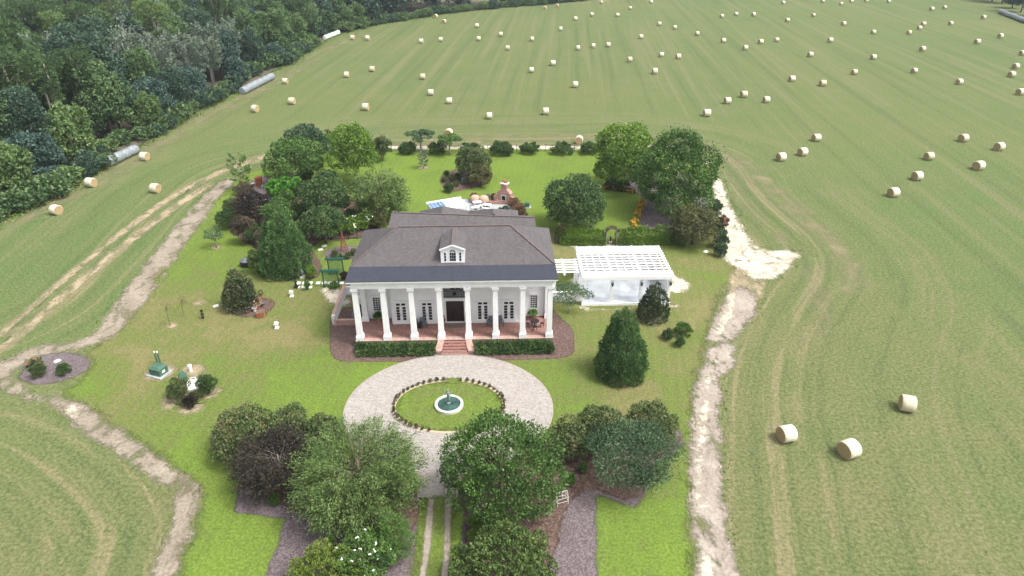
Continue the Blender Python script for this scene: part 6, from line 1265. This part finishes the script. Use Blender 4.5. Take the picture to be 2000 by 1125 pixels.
t = thing('topiary_ball', 'small dark topiary ball on a stem behind the magnolia pots', 'topiary', at(511, 583)); MB().tube([(0, 0, 0), (0, 0, .6)], .03, 6).build('stem', M['bark'], t); rng = rng_next(); d_ = rnd_unit(rng, 300); link('leaf_ball', leaf_mesh('leaf_ball', d_ * .28 + np.array([0, 0, .75]), d_, np.full(300, .1), M['lf_magnolia'], rng, .5, rng.normal(.4, .2, 300)), t)
t = thing('rain_cistern', 'dark round cistern with pale conical lid at the left of the conifer', 'cistern', at(481, 519)); MB().lathe([(.62, 0), (.66, .2), (.66, .65), (.6, .72)], 0, 0, 24).build('tank', M['iron'], t); MB().lathe([(.62, .72), (.3, .95), (.06, 1.08), (.05, 1.15)], 0, 0, 24).build('lid', M['steel'], t)
t = thing('garden_pot', 'brown pot at the foot of the cistern', 'pot', at(492, 523)); MB().lathe([(.22, 0), (.3, .35), (.33, .4), (.28, .4)], 0, 0, 14).build('pot_body', M['rust'], t); MB().lathe([(.26, .33), (.26, .36)], 0, 0, 12).build('soil', M['bark'], t)
def figure(px, py, label, mat, s=1.0, base='stone', rz=0):
    t = thing('garden_statue', label, 'statue', at(px, py), rz); MB().box(-.28 * s, .28 * s, -.28 * s, .28 * s, 0, .3 * s).build('plinth', M[base], t); mb = MB()
    mb.tube([(-.08 * s, 0, .3 * s), (-.07 * s, .03 * s, .7 * s)], [.08 * s, .09 * s], 8); mb.tube([(.08 * s, -.05 * s, .3 * s), (.06 * s, 0, .7 * s)], [.08 * s, .09 * s], 8); mb.tube([(0, 0, .66 * s), (0, .02 * s, .9 * s), (0, 0, 1.12 * s), (0, 0, 1.2 * s)], [.14 * s, .13 * s, .16 * s, .06 * s], 10)
    mb.tube([(.15 * s, 0, 1.08 * s), (.26 * s, -.1 * s, .88 * s)], [.05 * s, .035 * s], 6); mb.tube([(-.15 * s, 0, 1.08 * s), (-.3 * s, -.02 * s, 1.2 * s)], [.05 * s, .035 * s], 6); mb.lathe([(.05 * s, 1.18 * s), (.1 * s, 1.28 * s), (.09 * s, 1.36 * s), (.02 * s, 1.42 * s)], 0, 0, 10); mb.build('figure', M[mat], t, smooth=True)
figure(591, 543, 'grey statue on a white plinth at the near right foot of the conifer', 'bronze', .85); figure(579, 562, 'dark statue on a black plinth at the left end of the stone path', 'iron', .8, 'iron'); figure(519, 536, 'small pale statue left of the conifer', 'stone', .45); figure(1192, 474, 'dark statue standing under the rustic arbor', 'iron', .7); figure(1238, 468, 'pale bird shaped sculpture in the ivy hedge', 'stone', .7, 'green_box')
# stone path
for k in range(9):
    p = at(583 + 11.5 * k + (0 if k < 3 else 4), 553.5); t = thing('stepping_stone', 'white square stepping stone, %s along the path from the left' % NTH[k], 'paving stone', (p.x, p.y, 0), .02, 'stepping stones left of the house')
    MB().box(-.24, .24, -.3, .3, 0, .07).frustum(0, 0, .07, .085, .24, .3, .22, .28).build('slab', M['stone'], t)
for k, (dx, dy) in enumerate(((0, 8), (12, 8), (24, 8))):
    p = at(581 + dx, 561.5); t = thing('stepping_stone', 'white paving stone, %s from the left in the row nearer the camera' % NTH[k], 'paving stone', (p.x, p.y, 0), .02, 'stepping stones left of the house'); MB().box(-.26, .26, -.26, .26, 0, .07).frustum(0, 0, .07, .085, .26, .26, .24, .24).build('slab', M['stone'], t)
# green arbor: two lattice screens with top beams
for nm, px, py, lab in (('a', 658, 537, 'far green slatted trellis screen of the garden arbor'), ('b', 648, 561, 'near green slatted trellis screen of the garden arbor')):
    t = thing('trellis_screen', lab, 'trellis', at(px, py), HA, 'green trellis screens')
    for x in (-.85, .85): MB().box(x - .05, x + .05, -.05, .05, 0, 2.1).build('post', M['green_metal'], t)
    for k in range(13): x = -.75 + .125 * k; MB().box(x - .02, x + .02, -.02, .02, .2, 1.95).build('slat', M['green_metal'], t)
    for z in (.2, 1.95): MB().box(-.85, .85, -.035, .035, z - .03, z + .03).build('rail', M['green_metal'], t)
    for y in (-.16, .0, .16): MB().box(-1.15, 1.15, y - .035, y + .035, 2.1, 2.2).build('top_beam', M['green_metal'], t)
bshrub('garden_shrub', 'dark reddish shrub between the trellis screens and the house', (664, 682, 530, 548), 'lf_purple', 0, n=500, size=.13)
bshrub('garden_shrub', 'small green climber at the foot of the near trellis screen', (640, 662, 548, 565), 'lf_mid', 0, n=500, size=.13)
bshrub('garden_shrub', 'small leafy plant beside the left end of the stone path', (593, 606, 545, 566), 'lf_mid', 0, n=400, size=.13)
# red obelisk in the round bed
t = thing('garden_obelisk', 'rusty red openwork obelisk in the round flower bed', 'obelisk', at(672, 491))
for a in range(4): x, y = ((-.4, -.4), (.4, -.4), (.4, .4), (-.4, .4))[a]; MB().bar((x, y, 0), (x * .1, y * .1, 2.3), .06).build('leg', M['rust'], t)
for j in range(5):
    r = .4 * (1 - (.35 + .4 * j) / 2.5); z = .35 + .4 * j; mb = MB(); [mb.bar(p, q, .045) for p, q in (((-r, -r, z), (r, -r, z)), ((r, -r, z), (r, r, z)), ((r, r, z), (-r, r, z)), ((-r, r, z), (-r, -r, z)))]; mb.build('cross_band', M['rust'], t)
MB().lathe([(.05, 2.25), (.1, 2.4), (.04, 2.6), (.01, 2.75)], 0, 0, 8).build('finial', M['rust'], t)
for x0, x1, y0, y1, lab in ((646, 660, 486, 502, 'low dark shrub at the left rim of the round bed'), (656, 672, 494, 507, 'low grey shrub at the near rim of the round bed'), (672, 686, 492, 506, 'low olive shrub at the near right of the round bed'), (684, 697, 484, 500, 'low dark shrub at the right rim of the round bed')):
    bshrub('bed_shrub', lab, (x0, x1, y0, y1), 'lf_crape', 0, n=450, size=.15, nl=8, group='shrubs of the round bed')
# iron fences
def fence(name, label, a, b, n, h=1.2):
    a, b = Vector(a), Vector(b); d = b - a; t = thing(name, label, 'fence', a)
    for z in (.15, h - .1): MB().bar((0, 0, z), (d.x, d.y, z), .03).build('rail', M['iron'], t)
    for k in range(n + 1): p = d * (k / n); MB().box(p.x - .035, p.x + .035, p.y - .035, p.y + .035, 0, h + .05).build('post', M['iron'], t)
    mb = MB(); m_ = int(d.length / .13)
    for k in range(m_): p = d * ((k + .5) / m_); mb.box(p.x - .009, p.x + .009, p.y - .009, p.y + .009, .1, h)
    o = mb.build('picket', M['iron'], t); o['kind'] = 'stuff'
fence('iron_fence', 'black iron fence along the back edge of the garden', at(765, 296), at(1178, 296), 22); fence('iron_fence', 'black iron fence at the rear left of the house', at(596, 470), at(715, 466), 7, 1.3); fence('iron_fence', 'black iron fence between the house and the ivy hedge', at(1083, 477), at(1098, 477), 2, 1.3)
# rustic arbor in the ivy hedge
t = thing('rustic_arbor', 'weathered wooden arbor set in the ivy hedge', 'arbor', at(1193, 478))
for x in (-.65, .65):
    for y in (-.3, .3): MB().box(x - .05, x + .05, y - .05, y + .05, 0, 1.9).build('post', M['bark_pale'], t)
for k in range(7):
    a = math.pi * k / 6; MB().bar((-.65 * math.cos(a), -.4, 1.9 + .4 * math.sin(a)), (-.65 * math.cos(a), .4, 1.9 + .4 * math.sin(a)), .05).build('roof_batten', M['bark_pale'], t)
rng = rng_next(); n = 500; a = rng.random(n) * math.pi; P = np.column_stack([-.7 * np.cos(a), rng.uniform(-.45, .45, n), 1.95 + .45 * np.sin(a)]) + rng.normal(0, .08, (n, 3)); link('climber', leaf_mesh('climber', P, rnd_unit(rng, n), np.full(n, .16), M['lf_brown'], rng, .5, rng.normal(.5, .2, n)), t)
# wire cloche on the right gravel
t = thing('wire_cloche', 'pale wire frame greenhouse cloche on the right gravel bed', 'cloche', at(1096, 982), .35)
bs = [(-.42, -.3), (.42, -.3), (.42, .3), (-.42, .3)]
for x, y in bs: MB().bar((x, y, 0), (x, y, .7), .028).build('upright', M['stone'], t)
for z in (.02, .35, .7):
    for i in range(4): p, q = bs[i], bs[(i + 1) % 4]; MB().bar((*p, z), (*q, z), .024).build('side_bar', M['stone'], t)
for x in (-.42, 0, .42): MB().bar((x, -.3, .7), (x, 0, 1.1), .024).bar((x, .3, .7), (x, 0, 1.1), .024).build('rafter', M['stone'], t)
MB().bar((-.42, 0, 1.1), (.42, 0, 1.1), .028).build('ridge_bar', M['stone'], t)
t = thing('garden_hose', 'black hose lying on the left gravel bed', 'hose', at(660, 1030)); q = [at(x, y) - at(660, 1030) for x, y in ((660, 1022), (664, 1045), (655, 1068), (657, 1090), (654, 1100))]; MB().tube([(p.x, p.y, .06) for p in q], .05, 6).build('hose_line', M['iron'], t)
# rubble pile, upper left
rq = random.Random(9)
for k in range(14):
    px, py = 462 + 5 * k + rq.uniform(-2, 2), rq.uniform(358, 392); p = at(px, py); t = thing('rubble_stone', '%s broken block in the upper left rubble pile, %s from the left' % (('pale stone', 'grey concrete', 'dark grey')[k % 3], NTH[k]), 'stone block', p, rq.random() * 3, 'rubble pile stones'); a, b, c = rq.uniform(.15, .5), rq.uniform(.15, .4), rq.uniform(.1, .3); MB().frustum(0, 0, 0, c, a, b, a * .85, b * .8).build('block', M[('stone', 'concrete', 'steel')[k % 3]], t)
t = thing('brick_pillar', 'dark rusty square pillar beside the lime vine mound', 'pillar', at(507, 362), .2); MB().box(-.45, .45, -.45, .45, 0, 1.2).build('pillar_body', M['rust'], t); MB().box(-.5, .5, -.5, .5, 1.2, 1.32).build('cap', M['rust'], t)
# sandy sign stones
for px, py, lab in ((422, 598, 'pale stone lying flat on the left lawn'), (633, 481, 'small white slab on the mulch behind the conifer'), (626, 488, 'pair of white slabs beside the round bed'), (112, 706, 'white stone in the round gravel bed'), (1378, 492, 'white stone on the right lawn by the sand'), (653, 555, 'pale rock beside the near trellis screen'), (634, 553, 'pale rock left of the near trellis screen')):
    t = thing('lawn_stone', lab, 'stone', at(px, py), rq.random()); MB().frustum(0, 0, 0, .12, .32, .22, .26, .17).build('stone_body', M['stone'], t)

# weeds and tufts along ragged soil edges, tall grass at the wood edge
rg_ = np.random.default_rng(404); TP = []; FB = []
def tuft_line(poly, n, sd_):
    P = np.asarray(poly); d = np.roll(P, -1, 0) - P; L = np.linalg.norm(d, axis=1); j = rg_.choice(len(P), n, p=L / L.sum()); q = P[j] + d[j] * rg_.random(n)[:, None] + rg_.normal(0, sd_, (n, 2)); TP.append(q)
for nm in ('firebreak_left', 'firebreak_right_near', 'firebreak_right_far', 'firebreak_right_middle'):
    o_ = bpy.data.objects[nm]; co = np.empty(len(o_.data.vertices) * 3, dtype=np.float32); o_.data.vertices.foreach_get('co', co); co = co.reshape(-1, 3); sd_ = np.empty(len(co), dtype=np.float32); o_.data.attributes['sd'].data.foreach_get('value', sd_)
    b_ = co[(sd_ > -.5) & (sd_ < .45)][:, :2]; ix = rg_.choice(len(b_), min(260, len(b_) // 3)); FB.append(np.repeat(b_[ix], 4, 0) + rg_.normal(0, .16, (len(ix) * 4, 2)))
dd = EW[1:-2] ; 
for i in range(len(EW) - 5):
    k = int(np.linalg.norm(EW[i + 1] - EW[i]) * 24); f = rg_.random(k)[:, None]; tn = (EW[i + 1] - EW[i]) / np.linalg.norm(EW[i + 1] - EW[i]); TP.append(EW[i] * (1 - f) + EW[i + 1] * f + np.array([tn[1], -tn[0]]) * np.abs(rg_.normal(0, .9, (k, 1))))
FB = np.concatenate(FB); TP = np.concatenate(TP + [FB]); n = len(TP); hgt = .16 + .2 * rg_.random(n); hgt[-len(FB):] *= .5
ob = link('weed_tufts', leaf_mesh('weed_tufts', np.column_stack([TP, hgt * .4]), np.column_stack([rg_.normal(0, .5, (n, 2)), np.ones(n)]), hgt * 1.3, M['grass_stuff'], rg_, .45, rg_.normal(.45, .2, n))); ob['kind'] = 'stuff'; tag(ob, 'rough weed tufts along the dirt firebreaks and wood edge', 'weeds')

# loose straw in the near hayfield
def straw_litter(name, label, x0, x1, y0, y1, n, skip):
    """loose cut hay lying in lines along the swaths"""
    P = np.column_stack([rg_.uniform(x0, x1, n), rg_.uniform(y0, y1, n)]); keep = rg_.random(n) < 1.0 - .9 * (P[:, 1] - y0) / (y1 - y0)
    ph = (P[:, 0] + .08 * P[:, 1] + .9 * np.sin(P[:, 1] * .11)) * 1.55; keep &= rg_.random(n) < .12 + .8 * np.clip(np.sin(ph), 0, 1) ** 2 * (.5 + .5 * np.sin(P[:, 1] * .35 + P[:, 0]))
    for pl in skip: keep &= signed_dist(P, pl) < .2
    P = P[keep]; n = len(P); h = .06 + .16 * rg_.random(n) ** 2
    o = link(name, leaf_mesh(name, np.column_stack([P, .02 + .05 * rg_.random(n)]), np.column_stack([rg_.normal(0, 1, (n, 2)), rg_.normal(0, .15, n)]), h, M['stubble'], rg_, .4, rg_.normal(.62, .25, n), 0.0, True)); o['kind'] = 'stuff'; tag(o, label, 'straw')
yard = px_poly(lawn_px, 1); fbl = px_poly([(455, 340), (215, 602), (90, 668), (-60, 690), (-60, 770), (95, 790), (230, 895), (330, 955), (320, 1060), (262, 1230), (420, 1230), (420, 950), (200, 760), (400, 420)], 0); fbr = px_poly([(1340, 1230), (1340, 700), (1400, 560), (1380, 320), (1420, 320), (1490, 480), (1575, 490), (1560, 540), (1490, 600), (1420, 740), (1425, 1000), (1475, 1230)], 0)
straw_litter('right_field_straw', 'loose cut straw lying in the near right hayfield', 12, 85, 28, 120, 110000, (yard, fbr)); straw_litter('left_field_straw', 'loose cut straw lying in the near left hayfield', -70, -14, 28, 115, 60000, (yard, fbl))
# ------------------------------------------------------------------ summer air
m = N('summer_haze'); v = m.n('ShaderNodeVolumePrincipled'); v.inputs['Color'].default_value = (.78, .88, .98, 1); v.inputs['Density'].default_value = 0.00020; v.inputs['Anisotropy'].default_value = .2
m.l(v.outputs[0], m.out.inputs['Volume']); hz = MB().box(-1600, 1600, -1300, 1900, -1.0, 40.0).build('haze', m.mat); hz['kind'] = 'stuff'; tag(hz, 'thin pale summer haze over the whole field', 'haze')
